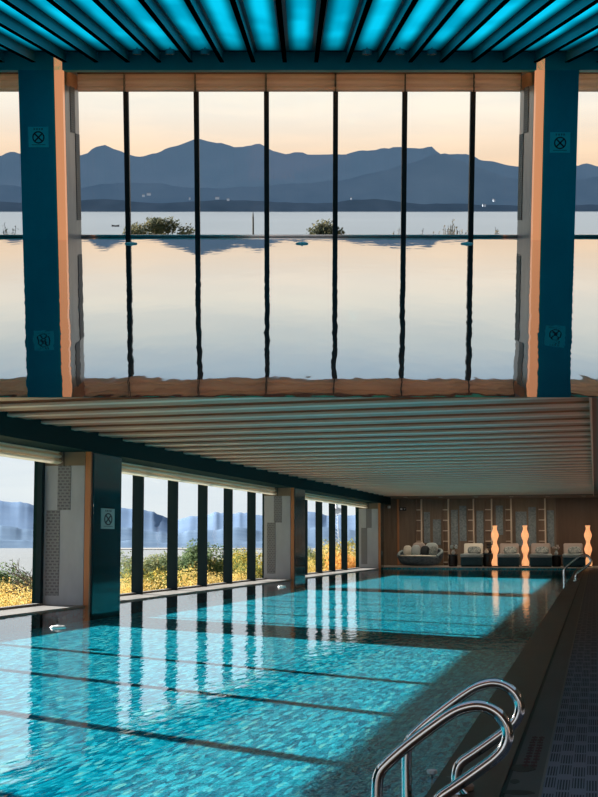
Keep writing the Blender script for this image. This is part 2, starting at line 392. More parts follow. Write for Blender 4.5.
# ------------------------------------------------------------------ sightlines turned into places
def pt(frame, pitch, px, py, Y):
    a = (px - 299) / FPX; b = (398.5 - py) / FPX
    f = math.cos(pitch) - b * math.sin(pitch); u = math.sin(pitch) + b * math.cos(pitch)
    return Vector((a / f * Y, Y, u / f * Y))
def day(px, py, Y): return pt(F_DAY, ALPHA, px, py, Y)          # in the day hall's heading frame
def dusk(px, py, Y): return pt(F_DUSK, -BETA, px, py, Y)        # in the dusk hall's frame

# ================================================================== DUSK HALL (upper)
WZ = -.843; WY = 30.0; CY = 28.0; HEAD = 2.58
XL, XR = -7.5, 7.5
# pool: water and basin
def SPL(y): return .232 * y + .55          # the hall fans out from the viewer's end
w = MB(); w.quad((-SPL(5.9), 5.9, WZ), (SPL(5.9), 5.9, WZ), (SPL(WY), WY, WZ), (-SPL(WY), WY, WZ))
tag(w.build('pool_water', M['water_dusk'], None, F_DUSK), 'still dusk pool mirroring the windows and peach sky', 'water', kind='stuff')
b = MB(); b.prism([(5.93, WZ - .006), (WY + .3, WZ - .006), (WY + .3, WZ - .36), (9.0, WZ - .36)], lambda p: (-SPL(p[0]), p[0], p[1]), lambda p: (SPL(p[0]), p[0], p[1]))
struct('floor', b, M['ceil_dusk'], F_DUSK, False)
# shell
b = MB(); b.box(XL, XR, WY - .12, WY + .2, HEAD, 3.1); b.box(XL, XR, WY - .1, WY + .12, WZ - .3, WZ - .012)
struct('wall_far', b, M['beam_dusk'], F_DUSK, False)
def side(sg, y1, z0, z1):
    q = [(sg * (SPL(5.9) + .004), 5.9), (sg * (SPL(y1) + .004), y1), (sg * (SPL(y1) + .2), y1), (sg * (SPL(5.9) + .2), 5.9)]
    return MB().prism(q, lambda p: (p[0], p[1], z0), lambda p: (p[0], p[1], z1))
struct('wall_left', side(-1, WY + .2, WZ - .1, 3.1), M['beam_dusk'], F_DUSK, False)
q = [(-SPL(WY) - .004, WY + .21), (-SPL(56) - .2, 56), (-SPL(56) - .4, 56), (-SPL(WY) - .2, WY + .21)]
struct('wall_left', MB().prism(q, lambda p: (p[0], p[1], -2.6), lambda p: (p[0], p[1], 8.0)), M['beam_dusk'], F_DUSK, False)  # unseen fin, added to keep the sun out of the dusk hall
struct('wall_right', side(1, WY + .2, WZ - .1, 3.1), M['beam_dusk'], F_DUSK, False)
ce = struct('ceiling', MB().prism([(-SPL(9), 9), (SPL(9), 9), (SPL(WY + .2), WY + .2), (-SPL(WY + .2), WY + .2)], lambda p: (p[0], p[1], 2.80), lambda p: (p[0], p[1], 3.1)), M['ceil_dusk'], F_DUSK, False)
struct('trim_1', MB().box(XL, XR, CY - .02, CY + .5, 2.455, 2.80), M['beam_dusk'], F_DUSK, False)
SX = [-3.95 + .612 * k for k in range(-8, 22)]
for i, x in enumerate(SX):
    if abs(x) > 7.2: continue
    ys = max(10, (abs(x) - .5) / .232)
    s_ = MB().box(x - .022, x + .022, ys, CY - .02, 2.625, 2.80).build('slat', M['slat_dusk'], ce, None, False)
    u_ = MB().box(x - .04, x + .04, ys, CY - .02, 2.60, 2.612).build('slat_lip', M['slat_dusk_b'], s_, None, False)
    MB().box(x - .036, x + .036, ys, CY - .02, 2.612, 2.628).build('slat_edge', M['lip_edge'], s_, None, False)  # pale strip painted as the highlight on the lip
vis = [x for x in SX if -5.6 < x < 5.3]
n_p = 0
for i, x in enumerate(SX[:-1]):
    if abs(x + .3) > 6.8: continue
    ys = max(10, (abs(x + .3) - .2) / .232)
    if -6.0 < x < 5.4: lab = 'glowing cyan ceiling light panel of the upper hall, ' + ORD[n_p]; n_p += 1
    else: lab = 'glowing cyan ceiling light panel beyond the outer columns'
    o = MB().box(x + .09, x + .522, ys, CY - .6, 2.772, 2.799).build('ceiling_light_panel', M['cyan'], None, F_DUSK, False)
    tag(o, lab, 'ceiling light', 'cyan ceiling light panels')
# spotlights near the beam
for i, px in enumerate((137, 170, 205, 367, 400, 432)):
    p = dusk(px, 46, 26.9); zt = 2.80
    t = thing('spotlight', 'small white ceiling spotlight above the dusk windows, ' + ORD[i], 'spotlight', F_DUSK @ T(p.x, p.y, zt), 'ceiling spotlights')
    MB().lathe([(.07, -.02), (.07, 0)], seg=16).build('mount', M['cam_white'], t)
    MB().tube([(0, 0, -.01), (0, 0, -.07)], .018, 8).build('stem', M['cam_white'], t)
    MB().lathe([(.055, -.155), (.085, -.15), (.085, -.06), (.03, -.055)], seg=16).build('head', M['cam_white'], t)
    MB().lathe([(.05, -.162), (.05, -.154)], seg=16).build('lens', M['dark_lens'], t)
# columns
def signplate(mtx, label, wd, ht, pm):
    t = thing('no_diving_sign', label, 'sign', mtx)          # face along -Y, x right, z up
    MB().box(-wd / 2, wd / 2, -.012, 0, -ht / 2, ht / 2, .002).build('plate', pm, t, None, False)
    r = wd * .30; cz = -ht * .02
    b = MB()
    for k in range(40):
        a0, a1 = 2 * math.pi * k / 40, 2 * math.pi * (k + 1) / 40
        q = [(r * math.cos(a0), r * math.sin(a0)), (r * math.cos(a1), r * math.sin(a1)), (r * .80 * math.cos(a1), r * .80 * math.sin(a1)), (r * .80 * math.cos(a0), r * .80 * math.sin(a0))]
        b.prism(q, lambda p: (p[0], -.013, p[1] + cz), lambda p: (p[0], -.017, p[1] + cz))
    b.build('ring', M['sign_ink'], t, None, False)
    for sgn in (1, -1):
        mt = Matrix.Translation((0, -.015, cz)) @ Matrix.Rotation(sgn * R(45), 4, 'Y')
        MB().box(-r * .9, r * .9, -.003, .002, -.012 * wd / .36, .012 * wd / .36, mt=mt).build('cross_bar', M['sign_ink'], t, None, False)
    cw = wd * .085
    for k in range(4):                                        # four small dark characters
        b = MB(); x = (k - 1.5) * cw * 1.5; z = ht * .385
        for dz in (.42, 0, -.42): b.box(x - cw / 2, x + cw / 2, -.015, -.0115, z + cw * (dz - .07), z + cw * (dz + .07))
        for dx in ((-.3, .3) if k % 2 else (0,)): b.box(x + cw * (dx - .07), x + cw * (dx + .07), -.0152, -.0113, z - cw * .49, z + cw * .49)
        b.build('character', M['sign_ink'], t, None, False)
    MB().box(-wd * .34, wd * .34, -.015, -.012, -ht * .385, -ht * .365).build('caption', M['sign_ink'], t, None, False)
    return t
def dusk_column(x0, x1, side, label):
    """x0..x1 teal face; lit trim and stone return on the given side"""
    t = thing('column', label, 'column', F_DUSK)
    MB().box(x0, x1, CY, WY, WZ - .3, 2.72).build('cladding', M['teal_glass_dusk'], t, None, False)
    e = x1 if side > 0 else x0
    a, b_ = (e + .015, e + .175) if side > 0 else (e - .175, e - .015)
    MB().box(a, b_, CY - .02, CY + .2, WZ - .3, 2.95).build('light_trim', M['led_trim'], t, None, False)
    ga, gb = (e, e + .015) if side > 0 else (e - .015, e)
    MB().box(ga, gb, CY + .02, CY + .2, WZ - .3, 2.7).build('shadow_gap', M['mull_dusk'], t, None, False)
    ra, rb = (e + .001, e + .17) if side > 0 else (e - .17, e - .001)
    st = MB().box(ra, rb, CY + .26, WY, WZ - .3, 2.72).build('stone_return', M['stone_dusk'], t, None, False)
    MB().box(ra - .001, rb + .001, CY + .2, CY + .26, WZ - .3, 2.7).build('shadow_gap', M['mull_dusk'], t, None, False)
    f = rb if side > 0 else ra
    for y0, y1, z0, z1 in ((28.85, 29.42, 1.30, 2.22), (29.42, 29.95, -.48, 1.30)):
        MB().box(min(f, f + side * .012), max(f, f + side * .012), y0, y1, z0, z1).build('carved_strip', M['carved_dusk'], st, None, False)
    MB().box(ra - .004, rb + .004, CY + .27, WY - .05, 2.2, 2.5).build('return_head', M['blind_dusk'], st, None, False)  # warm glow on top of the return, put in as a coloured band
    return t
dusk_column(-5.49, -4.80, 1, 'teal glass column left of the dusk windows with glowing orange edge')
dusk_column(4.815, 5.475, -1, 'teal glass column right of the dusk windows with glowing orange edge')
p = dusk(38.5, 137, CY); signplate(F_DUSK @ T(p.x, CY, p.z), 'square no diving sign on the left dusk column', .40, .40, M['sign_dusk'])
p = dusk(560, 142.5, CY); signplate(F_DUSK @ T(p.x, CY, p.z), 'square no diving sign on the right dusk column', .40, .40, M['sign_dusk'])
# windows with mullions and glass
def dusk_window(name, x0, x1, mulls):
    w = struct_empty(name, F_DUSK)
    for i, x in enumerate(mulls):
        MB().box(x - .052, x + .052, WY - .10, WY + .06, WZ, HEAD).build('mullion', M['mull_dusk'], w, None, False)
    MB().box(x0, x1, WY + .0, WY + .012, WZ, HEAD).build('glass', M['glass_dusk'], w, None, False)
    MB().box(x0, x1, WY - .06, WY + .08, WZ + .0, WZ + .05).build('sill', M['chrome'], w, None, False)
    MB().box(x0, x1, WY - .062, WY - .02, WZ - .01, WZ + .014).build('sill_seal', M['mull_dusk'], w, None, False)
    MB().box(x0, x1, WY - .06, WY + .08, HEAD - .05, HEAD).build('head_rail', M['mull_dusk'], w, None, False)
MX = [-3.63, -2.155, -.683, .768, 2.22, 3.65]
dusk_window('window_1', -7.5, -5.49, [-6.85])
dusk_window('window_2', -4.63, 4.645, MX)
dusk_window('window_3', 5.475, 7.5, [6.85])
# folded blinds
def blind(mtx, L, zb, zt, dep, mat, topm, label, group):
    t = thing('roman_blind', label, 'blind', mtx, group)      # runs along +X from 0..L, room side is -Y
    n = 28; prof = []
    hh = zt - zb
    for k in range(n + 1):
        q = k / n
        prof.append((-(.35 + .65 * abs(math.sin(q * math.pi * 3.0)) ** .6) * dep * (1.0 - .3 * q), zb + hh * .9 * q))
    fb = MB(); A = fb.verts([(.008, p[0], p[1]) for p in prof]); B = fb.verts([(L - .008, p[0], p[1]) for p in prof])
    for k in range(n): fb.face([A[k], A[k + 1], B[k + 1], B[k]])
    fb.build('folds', mat, t)
    MB().box(.004, L - .004, -dep * .75, 0, zb + hh * .9, zt).build('headbox', topm, t, None, False)
    MB().tube([(L - .02, -dep * 1.1, zt - .04), (L - .02, -dep * 1.15, zb - .03)], .006, 6).build('cord', M['mull'], t)
    return t
edges = [-4.62] + MX + [4.64]
for i in range(7):
    blind(F_DUSK @ T(edges[i], WY - .11, 0), edges[i + 1] - edges[i], 2.175, HEAD, .12, M['blind_dusk'], M['blind_top_dusk'], 'folded blind with warm light in its colour above the dusk windows, ' + ORD[i] + ' between the columns', 'dusk window blinds')
for x0, x1, lab in ((-7.4, -5.50, 'folded blind with warm light in its colour outside the left dusk column'), (5.48, 7.4, 'folded blind with warm light in its colour outside the right dusk column')):
    blind(F_DUSK @ T(x0, WY - .11, 0), x1 - x0, 2.175, HEAD, .12, M['blind_dusk'], M['blind_top_dusk'], lab, 'dusk window blinds')
# warm strip light tucked behind the beam, washing the blinds
t = thing('valance_light', 'slim warm strip light hidden behind the teal beam above the dusk blinds', 'light', F_DUSK @ T(0, CY + .56, 2.60))
MB().box(-6.9, 6.9, -.05, .0, -.03, .03).build('housing', M['mull_dusk'], t, None, False)
MB().box(-6.85, 6.85, .0, .006, -.02, .02).build('diffuser', M['white'], t, None, False)
la_ = bpy.data.lights.new('valance_lamp', 'AREA'); la_.energy = 26; la_.color = (1.0, .50, .22); la_.shape = 'RECTANGLE'; la_.size = 13.6; la_.size_y = .04
lo_ = bpy.data.objects.new('valance_lamp', la_); col.objects.link(lo_); lo_.matrix_basis = F_DUSK @ T(0, CY + .58, 2.60) @ Matrix.Rotation(R(75), 4, 'X')
# floats on the water
def float_disc(mtx, label, s=1.0, grp=None):
    t = thing('pool_float', label, 'float', mtx, grp)
    MB().lathe([(.02 * s, -.012), (.085 * s, -.010), (.098 * s, .006), (.085 * s, .022), (.03 * s, .030)], seg=20).build('disc', M['white'], t)
    MB().lathe([(.014 * s, .028), (.014 * s, .04)], seg=10).build('cap', M['cam_white'], t)
    return t
for i, px in enumerate((131, 302, 467)):
    p = dusk(px, 243.5, 25.6)
    float_disc(F_DUSK @ T(p.x, 25.6, WZ), 'small white float on the dusk pool, ' + ORD[i], 1.2, 'white floats on the dusk pool')

# --------------------------------------------------------------- hills, lakes, outdoors
def ridge(name, frame, fn, prof, Y, base, mat, depth, amp, seed, smooth=False, nx=180, ny=10):
    m = MB(); xs = [prof[0][0] + (prof[-1][0] - prof[0][0]) * i / (nx - 1) for i in range(nx)]
    def row(x):
        for (a, ra), (b_, rb) in zip(prof, prof[1:]):
            if a <= x <= b_:
                q = (x - a) / (b_ - a); q = q * q * (3 - 2 * q) * .5 + q * .5
                return ra + (rb - ra) * q
        return prof[-1][1]
    grid = []
    for j in range(ny + 1):
        q = j / ny                           # 0 front foot, .6 crest, 1 back
        line = []
        for x in xs:
            p = fn(x, row(x), Y)
            top = p.z + noise.noise((p.x * .02 + seed, seed, 0)) * amp + noise.noise((p.x * .07, seed * 2, 3)) * amp * .5
            hq = (q / .6 if q <= .6 else 1 - (q - .6) / .4)
            yy = Y + (q - .6) * depth
            z = base + (top - base) * hq
            if 0 < q < .6: z += noise.noise((p.x * .02, q * 9, seed)) * (top - base) * .03 * (1 - hq) * 2
            line.append((p.x * yy / Y if q < .6 else p.x, yy, z))
        grid.append(m.verts(line))
    for a, b_ in zip(grid, grid[1:]):
        for i in range(nx - 1): m.face([a[i], a[i + 1], b_[i + 1], b_[i]])
    return struct(name, m, mat, frame, smooth)
P1 = [(-80, 165), (-30, 158), (0, 156), (12, 151), (25, 155), (60, 160), (86, 154), (96, 147.5), (104, 145), (119, 150), (127, 154.5), (140, 157), (155, 153), (176, 145.5), (198, 138.5), (221, 144), (236, 147), (250, 145), (258, 143.5), (273, 150.5), (286, 155.5), (300, 152), (318, 154.5), (336, 155.5), (363, 150.5), (398, 147), (421, 149), (431, 146), (441, 154), (464, 154), (489, 160.6), (509, 165.6), (550, 172), (575, 165.6), (586, 163.6), (600, 167), (640, 175), (690, 170)]
P2 = [(-80, 190), (0, 185), (60, 190), (130, 182), (200, 188), (270, 186), (340, 180), (385, 170), (410, 163), (436, 155), (450, 157), (480, 168), (510, 178), (560, 182), (600, 176), (690, 185)]
P3 = [(-80, 203), (0, 201), (40, 204), (90, 199), (150, 203), (230, 200), (300, 203), (360, 200), (430, 203), (500, 205), (540, 207), (600, 205), (690, 206)]
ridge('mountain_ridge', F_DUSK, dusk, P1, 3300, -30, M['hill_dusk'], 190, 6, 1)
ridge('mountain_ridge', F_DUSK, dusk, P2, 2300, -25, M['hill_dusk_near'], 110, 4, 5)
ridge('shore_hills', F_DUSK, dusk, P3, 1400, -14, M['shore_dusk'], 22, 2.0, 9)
m = MB(); m.quad((-120, 330, -14), (120, 330, -14), (420, 1420, -14), (-420, 1420, -14)); struct('lake', m, M['lake_dusk'], F_DUSK)
m = MB(); m.prism([(WY + .3, -1.6), (34, -2.4), (85, -2.9), (85, -3.2), (34, -2.7), (WY + .3, -1.9)], lambda p: (-.2 * p[0] - 1.8, p[0], p[1]), lambda p: (.2 * p[0] + 1.8, p[0], p[1])); struct('ground', m, M['ground'], F_DUSK)
Q1 = [(-90, 497), (-40, 498), (0, 500.5), (25, 503), (38, 506), (70, 509), (116, 507.5), (130, 508.5), (148, 510.6), (174, 520), (193, 517), (215, 512), (223, 514), (247, 513), (266, 515.4), (308, 511), (320, 513), (328, 515.5), (352, 515.5), (380, 513), (430, 518)]
Q2 = [(-90, 523), (0, 526), (40, 530), (110, 526), (170, 533), (230, 528), (270, 531), (320, 527), (360, 531), (430, 530)]
Q3 = [(-90, 541), (0, 539), (60, 542), (130, 541), (190, 543), (260, 541), (340, 543), (430, 543)]
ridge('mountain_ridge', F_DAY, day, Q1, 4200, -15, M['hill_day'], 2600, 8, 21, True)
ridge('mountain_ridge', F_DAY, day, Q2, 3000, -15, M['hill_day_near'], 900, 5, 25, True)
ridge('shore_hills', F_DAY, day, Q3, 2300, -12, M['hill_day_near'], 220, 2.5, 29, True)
m = MB(); m.quad((-900, 150, -11), (700, 150, -11), (1400, 2320, -11), (-1400, 2320, -11)); struct('lake', m, M['lake'], F_DAY)
m = MB()
ring = []
for k in range(40):
    a = 2 * math.pi * k / 40; rr = 1 + .3 * noise.noise((math.cos(a) * 2, math.sin(a) * 2, 4))
    ring.append((-190 + 150 * rr * math.cos(a), 1950 + 190 * rr * math.sin(a)))
m.prism(ring, lambda p: (p[0], p[1], -11.5), lambda p: (p[0], p[1], -10.2)); struct('sandbar', m, M['sand'], F_DAY)
m = MB(); m.prism([(-8.6, -1.0), (-12, -2.2), (-95, -2.8), (-100, -9), (-8.6, -9)], lambda p: (p[0], -6, p[1]), lambda p: (p[0], 130, p[1])); struct('ground', m, M['ground'])

# shrubs and trees: leaf blades gathered on twig clusters
def shrub_parts(h, wdt, n, leaf, seed, blobs=9, droop=0.0):
    rnd = random.Random(seed); cl = []
    for k in range(blobs):
        a = rnd.uniform(0, 6.283); q = rnd.random() ** .6; z = h * rnd.uniform(.25, .88)
        rr = wdt * .5 * q * (1.1 - .6 * abs(z / h - .45))
        cl.append((Vector((rr * math.cos(a), rr * math.sin(a), z)), wdt * rnd.uniform(.16, .27)))
    cl.append((Vector((0, 0, h * .82)), wdt * .2))
    lf = MB(); bm = lf.bm
    for i in range(n):
        c, r = cl[rnd.randrange(len(cl))]
        d = Vector((rnd.gauss(0, 1), rnd.gauss(0, 1), rnd.gauss(0, 1))).normalized()
        p = c + d * r * rnd.uniform(.45, 1.05)
        if p.z < .03 * h: p.z = .03 * h + rnd.random() * .1
        nrm = (d + Vector((rnd.gauss(0, .6), rnd.gauss(0, .6), rnd.gauss(0, .6) + .3))).normalized()
        t = nrm.orthogonal().normalized(); t.rotate(Matrix.Rotation(rnd.uniform(0, 6.28), 3, nrm)); u = nrm.cross(t)
        s = leaf * rnd.uniform(.6, 1.3)
        vs = [bm.verts.new(p + t * s), bm.verts.new(p + u * s * .45), bm.verts.new(p - t * s), bm.verts.new(p - u * s * .45)]
        bm.faces.new(vs)
    st = MB()
    for c, r in cl:
        st.tube([(0, 0, 0), (c.x * .3, c.y * .3, c.z * .45), (c.x, c.y, c.z)], [.035 * h * .5 + .01, .02 * h * .5 + .006, .006], 6)
    return lf, st
PROTO = {}
def shrub(mtx, key, h, wdt, n, leaf, lm, bm_, label, cat='shrub', group=None, name='shrub', seed=0, s=1.0):
    k = (key, seed)
    if k not in PROTO:
        lf, st = shrub_parts(h, wdt, n, leaf, hash(key) % 1 + seed * 13 + len(key))
        t = thing(name, label, cat, mtx, group)
        lf.build('foliage', lm, t, None, False); st.build('stem', bm_, t)
        PROTO[k] = t; t.scale = (s, s, s); return t
    t = dup(PROTO[k], mtx, label, group); t.scale = (s, s, s); return t
def day_at(px, top, Y, ground=-2.5):
    p = day(px, top, Y); return p, p.z + CAM_Z - ground
def place_shrub(px, top, Y, key, lm, label, group, seed=0, wd=1.0, name='shrub', cat='shrub'):
    p, h = day_at(px, top, Y)
    mt = F_DAY @ T(p.x, Y, -2.5 - CAM_Z, random.uniform(0, 6.28))
    t = shrub(mt, key, 2.4, 2.3 * wd, 6500, .030 if key == 'gold' else .048, lm, M['bark'], label, cat, group, name, seed, h / 2.3)
    return t
G1 = 'autumn shrubs outside the day windows'
SH = [  # px, top row, distance, kind, label
 (3, 582, 37, 'gold', 'golden autumn shrub at the left edge, low outside the nearest day window'),
 (18, 589, 34, 'gold', 'golden autumn shrub below the bare tree outside the nearest day window'),
 (39, 590, 34, 'gold', 'golden autumn shrub beside the dark window jamb of the nearest bay'),
 (126, 583, 43, 'gold', 'golden shrub just right of the near teal column, first in the middle bay'),
 (147, 580, 44, 'gold', 'golden shrub in the first full pane of the middle bay'),
 (160, 571, 47, 'mixed', 'yellow green shrub behind the second mullion of the middle bay'),
 (183, 570, 45, 'gold', 'bright golden shrub in front of the tall green tree'),
 (213, 575, 47, 'gold', 'golden shrub in the middle of the middle bay, right of the tall green tree'),
 (205, 565, 55, 'mixed', 'yellow green shrub right behind the tall green tree'),
 (221, 558, 60, 'mixed', 'yellow green shrub at the fourth mullion of the middle bay'),
 (236, 575, 50, 'gold', 'golden shrub right of the fourth mullion of the middle bay'),
 (242, 552, 60, 'mixed', 'yellow green shrub rising behind golden ones right of the fourth mullion'),
 (256, 566, 56, 'mixed', 'yellow green shrub left of the far stone return of the middle bay'),
 (262, 553, 70, 'mixed', 'taller yellow green shrub at the right end of the middle bay'),
 (131, 561, 52, 'greygreen', 'dull grey green shrub farther off, left in the middle bay'),
 (152, 559, 54, 'greygreen', 'dull grey green shrub behind the first golden shrubs of the middle bay'),
 (170, 556, 56, 'greygreen', 'dull grey green shrub left of the tall green tree'),
 (309, 560, 62, 'gold', 'golden shrub at the left end of the far bay'),
 (323, 548, 76, 'greygreen', 'grey green shrub between the first two mullions of the far bay'),
 (325, 557, 66, 'mixed', 'yellow green shrub in the second pane of the far bay'),
 (337, 553, 64, 'orange', 'orange autumn shrub below the far tower'),
 (346, 546, 74, 'gold', 'golden shrub in the last pane of the far bay'),
 (311, 552, 78, 'greygreen', 'grey green shrub farther off at the left end of the far bay'),
 (353, 541, 80, 'mixed', 'tall yellow green shrub beside the far stone return'),
]
for i, (px, top, Y, key, lab) in enumerate(SH):
    place_shrub(px, top, Y, key, M[key], lab, G1, seed=i % 2)
def tree(px, top, Y, key, lm, label, wd, seed, blobs=20):
    p, h = day_at(px, top, Y)
    t = thing('tree', label, 'tree', F_DAY @ T(p.x, Y, -2.5 - CAM_Z))
    lf, st = shrub_parts(h, wd, 11000, .055, seed, blobs)
    lf.build('crown', lm, t, None, False); st.build('trunk', M['bark'], t)
tree(198, 541, 54, 'green', M['green'], 'tall dark green tree in the middle of the middle day bay', 2.6, 3)
tree(186, 551, 58, 'green', M['greygreen'], 'lower grey green tree just left of the tall green one', 2.2, 8)
tree(2, 569, 42, 'green', M['green'], 'round green tree at the left edge outside the nearest day window', 2.3, 5)
def bare_tree(mtx, h, label, mat, spread=.8, seed=1, depth=5):
    rnd = random.Random(seed); m = MB(); tr = MB()
    def grow(p, d, L, r, lv, mb):
        q = p + d * L * .5 + Vector((rnd.gauss(0, .04), rnd.gauss(0, .04), 0)) * L; e = p + d * L
        mb.tube([p, q, e], [r, r * .85, r * .68], 6 if lv > 2 else 4)
        if lv == 0: return
        for k in range(7 if lv == depth else 3 if lv > 1 else 2):
            nd = (d + Vector((rnd.gauss(0, spread), rnd.gauss(0, spread), rnd.gauss(.05, .3)))).normalized()
            if nd.z < 0: nd.z = abs(nd.z)
            grow(p + d * L * (rnd.uniform(.88, 1) if lv == depth else rnd.uniform(.6, 1)), nd, L * (rnd.uniform(.19, .26) if lv == depth else rnd.uniform(.65, .85)), r * (.5 if lv == depth else .74), lv - 1, m)
    grow(Vector((0, 0, 0)), Vector((0, 0, 1)), h * .70, h * .015, depth, tr)
    t = thing('bare_tree', label, 'tree', mtx)
    tr.build('trunk', mat, t); m.build('branches', mat, t)
    return t
p, h = day_at(32, 562, 36.5)
bare_tree(F_DAY @ T(p.x, 36.5, -2.5 - CAM_Z), h * .98, 'leafless tree with fine spreading twigs outside the nearest day window', M['bark'], .75, 4, 4)
# the far tower
p = day(336.5, 500, 900); ph = p.z - day(336, 548, 900).z
t = thing('broadcast_tower', 'slender pale tower with a pod rising beyond the far bay', 'tower', F_DAY @ T(p.x, 900, -11))
H = p.z + 11
mb = MB()
for sx, sy in ((1, 1), (1, -1), (-1, 1), (-1, -1)): mb.tube([(sx * 2.2, sy * 2.2, 0), (sx * 1.2, sy * 1.2, H * .35), (sx * .7, sy * .7, H * .86)], .26, 6)
for k in range(14):
    z0 = H * .06 * k; z1 = z0 + H * .06; w0 = 2.2 - 1.5 * z0 / (H * .86); w1 = 2.2 - 1.5 * z1 / (H * .86)
    for sx, sy in ((1, 0), (-1, 0), (0, 1), (0, -1)):
        a = (w0 * (sx or 1), w0 * (sy or 1), z0); b_ = (w1 * (sx or -1), w1 * (sy or -1), z1); mb.tube([a, b_], .13, 4)
mb.build('lattice_shaft', M['tower'], t)
MB().lathe([(.9, H * .76), (3.6, H * .79), (4.0, H * .81), (3.4, H * .845), (1.2, H * .87)], seg=20).build('pod', M['tower'], t)
MB().tube([(0, 0, H * .85), (0, 0, H * 1.03)], [.9, .3], 8).build('mast', M['tower'], t)
# dusk outdoors: shrubs, pole, twigs, boat, shore houses
def dusk_shrub(px, top, Y, w, mat, label, seed, n=1500, leaf=.05):
    p = dusk(px, top, Y); g = -2.9; h = p.z - g
    t = thing('shrub', label, 'shrub', F_DUSK @ T(p.x, Y, g), 'shrubs outside the dusk windows')
    rnd = random.Random(seed); lf = MB(); st = MB()
    for k in range(9):
        a = rnd.uniform(0, 6.28); rr = w * .5 * rnd.random() ** .5
        c = Vector((rr * math.cos(a), rr * math.sin(a), h * (1 - .16 * (rr / (w * .5)) ** 2) - .16 - rnd.random() * .15))
        st.tube([(0, 0, 0), (c.x * .4, c.y * .4, c.z * .5), c], [.04, .025, .008], 6)
        for i in range(n // 9):
            d = Vector((rnd.gauss(0, 1), rnd.gauss(0, 1), rnd.gauss(0, .8))).normalized(); q = c + d * rnd.uniform(.3, 1) * w * .17
            nn = Vector((rnd.gauss(0, 1), rnd.gauss(0, 1), rnd.gauss(0, 1))).normalized(); tt = nn.orthogonal().normalized(); uu = nn.cross(tt); s = leaf * rnd.uniform(.6, 1.3)
            lf.face(lf.verts([q + tt * s, q + uu * s * .5, q - tt * s, q - uu * s * .5]))
    lf.build('foliage', mat, t, None, False); st.build('stem', M['bark_dusk'], t); return t
dusk_shrub(158, 218, 48, 2.1, M['olive_dusk'], 'round dark shrub outside the second dusk pane', 2, 3600)
dusk_shrub(332, 220, 44, 1.7, M['olive_dusk'], 'low dark shrub astride the fourth dusk mullion', 5, 2200)
dusk_shrub(313, 228, 43, .7, M['olive_dusk'], 'small sparse shrub just left of the fourth dusk mullion', 6, 450)
def twig_plant(px, top, Y, label, seed, mat, n=9, w=.35):
    p = dusk(px, top, Y); g = -2.9; h = p.z - g; rnd = random.Random(seed)
    t = thing('dry_plant', label, 'plant', F_DUSK @ T(p.x, Y, g), 'dry stalks outside the dusk windows')
    st = MB(); lf = MB()
    for k in range(n):
        tip = Vector((rnd.gauss(0, w * .5), rnd.gauss(0, w * .4), h * (1 if k == 0 else rnd.uniform(.84, .97))))
        st.tube([(rnd.gauss(0, .04), rnd.gauss(0, .04), 0), (tip.x * .5, tip.y * .5, tip.z * .6), tip], [.016, .012, .006], 5)
        for i in range(16):
            f = rnd.uniform(.75, 1); q = Vector((tip.x * f, tip.y * f, tip.z * f)) + Vector((rnd.gauss(0, .03),) * 3)
            nn = Vector((rnd.gauss(0, 1), rnd.gauss(0, 1), rnd.gauss(0, 1))).normalized(); tt = nn.orthogonal().normalized(); uu = nn.cross(tt); s = .03
            lf.face(lf.verts([q + tt * s, q + uu * s * .5, q - tt * s, q - uu * s * .5]))
    st.build('stalks', M['bark_dusk'], t); lf.build('leaves', mat, t, None, False)
for i, (px, top, lab) in enumerate(((453, 219, 'tall dry stalk plant left of the last dusk mullion'), (444, 226, 'short dry stalks left of the tall stalk plant'), (462, 227, 'short dry stalks right of the tall stalk plant'), (420, 228, 'thin dry stalks right of the fifth dusk mullion'), (497, 227, 'dry stalks beside the right stone return'), (398, 228, 'thin dry stalks left of the fifth dusk mullion'), (9, 223, 'thin dry stalks outside the left dusk column'))):
    twig_plant(px, top, 42, lab, i + 3, M['dry_dusk'], 7, .3)
p = dusk(253, 212, 60)
tag(MB().lathe([(.045, -3.2 - p.z), (.04, -.25), (.012, 0)], seg=8).build('marker_pole', M['bark_dusk'], None, F_DUSK @ T(p.x, 60, p.z)), 'thin dark pole standing at the lake outside the third dusk pane', 'pole')
p = dusk(115.5, 226, 675)
t = thing('rowing_boat', 'tiny dark boat on the lake in the first dusk pane', 'boat', F_DUSK @ T(p.x, 675, -14))
mb = MB(); n = 12
L_, R_ = [], []
secs = []
for k in range(n + 1):
    q = k / n; wv = .5 * math.sin(math.pi * min(max(q, .04), .96)) ** .6; z = .55 + .45 * (2 * q - 1) ** 2
    secs.append(mb.verts([(-1.8 + 3.6 * q, -wv, z), (-1.8 + 3.6 * q, -wv * .5, .02), (-1.8 + 3.6 * q, wv * .5, .02), (-1.8 + 3.6 * q, wv, z)]))
for a, b_ in zip(secs, secs[1:]):
    for k in range(3): mb.face([a[k], a[k + 1], b_[k + 1], b_[k]])
mb.face(secs[0]); mb.face(secs[-1])
mb.build('hull', M['bark_dusk'], t)
MB().box(-.2, .2, -.5, .5, .4, .5).build('thwart', M['bark'], t, None, False)
HS = [(146.5, 192.5, 14), (141, 194, 8), (188, 197, 5), (216, 196.5, 14), (227, 198, 9), (487, 204, 12), (497, 199, 7), (68, 196, 7), (352, 197, 6)]
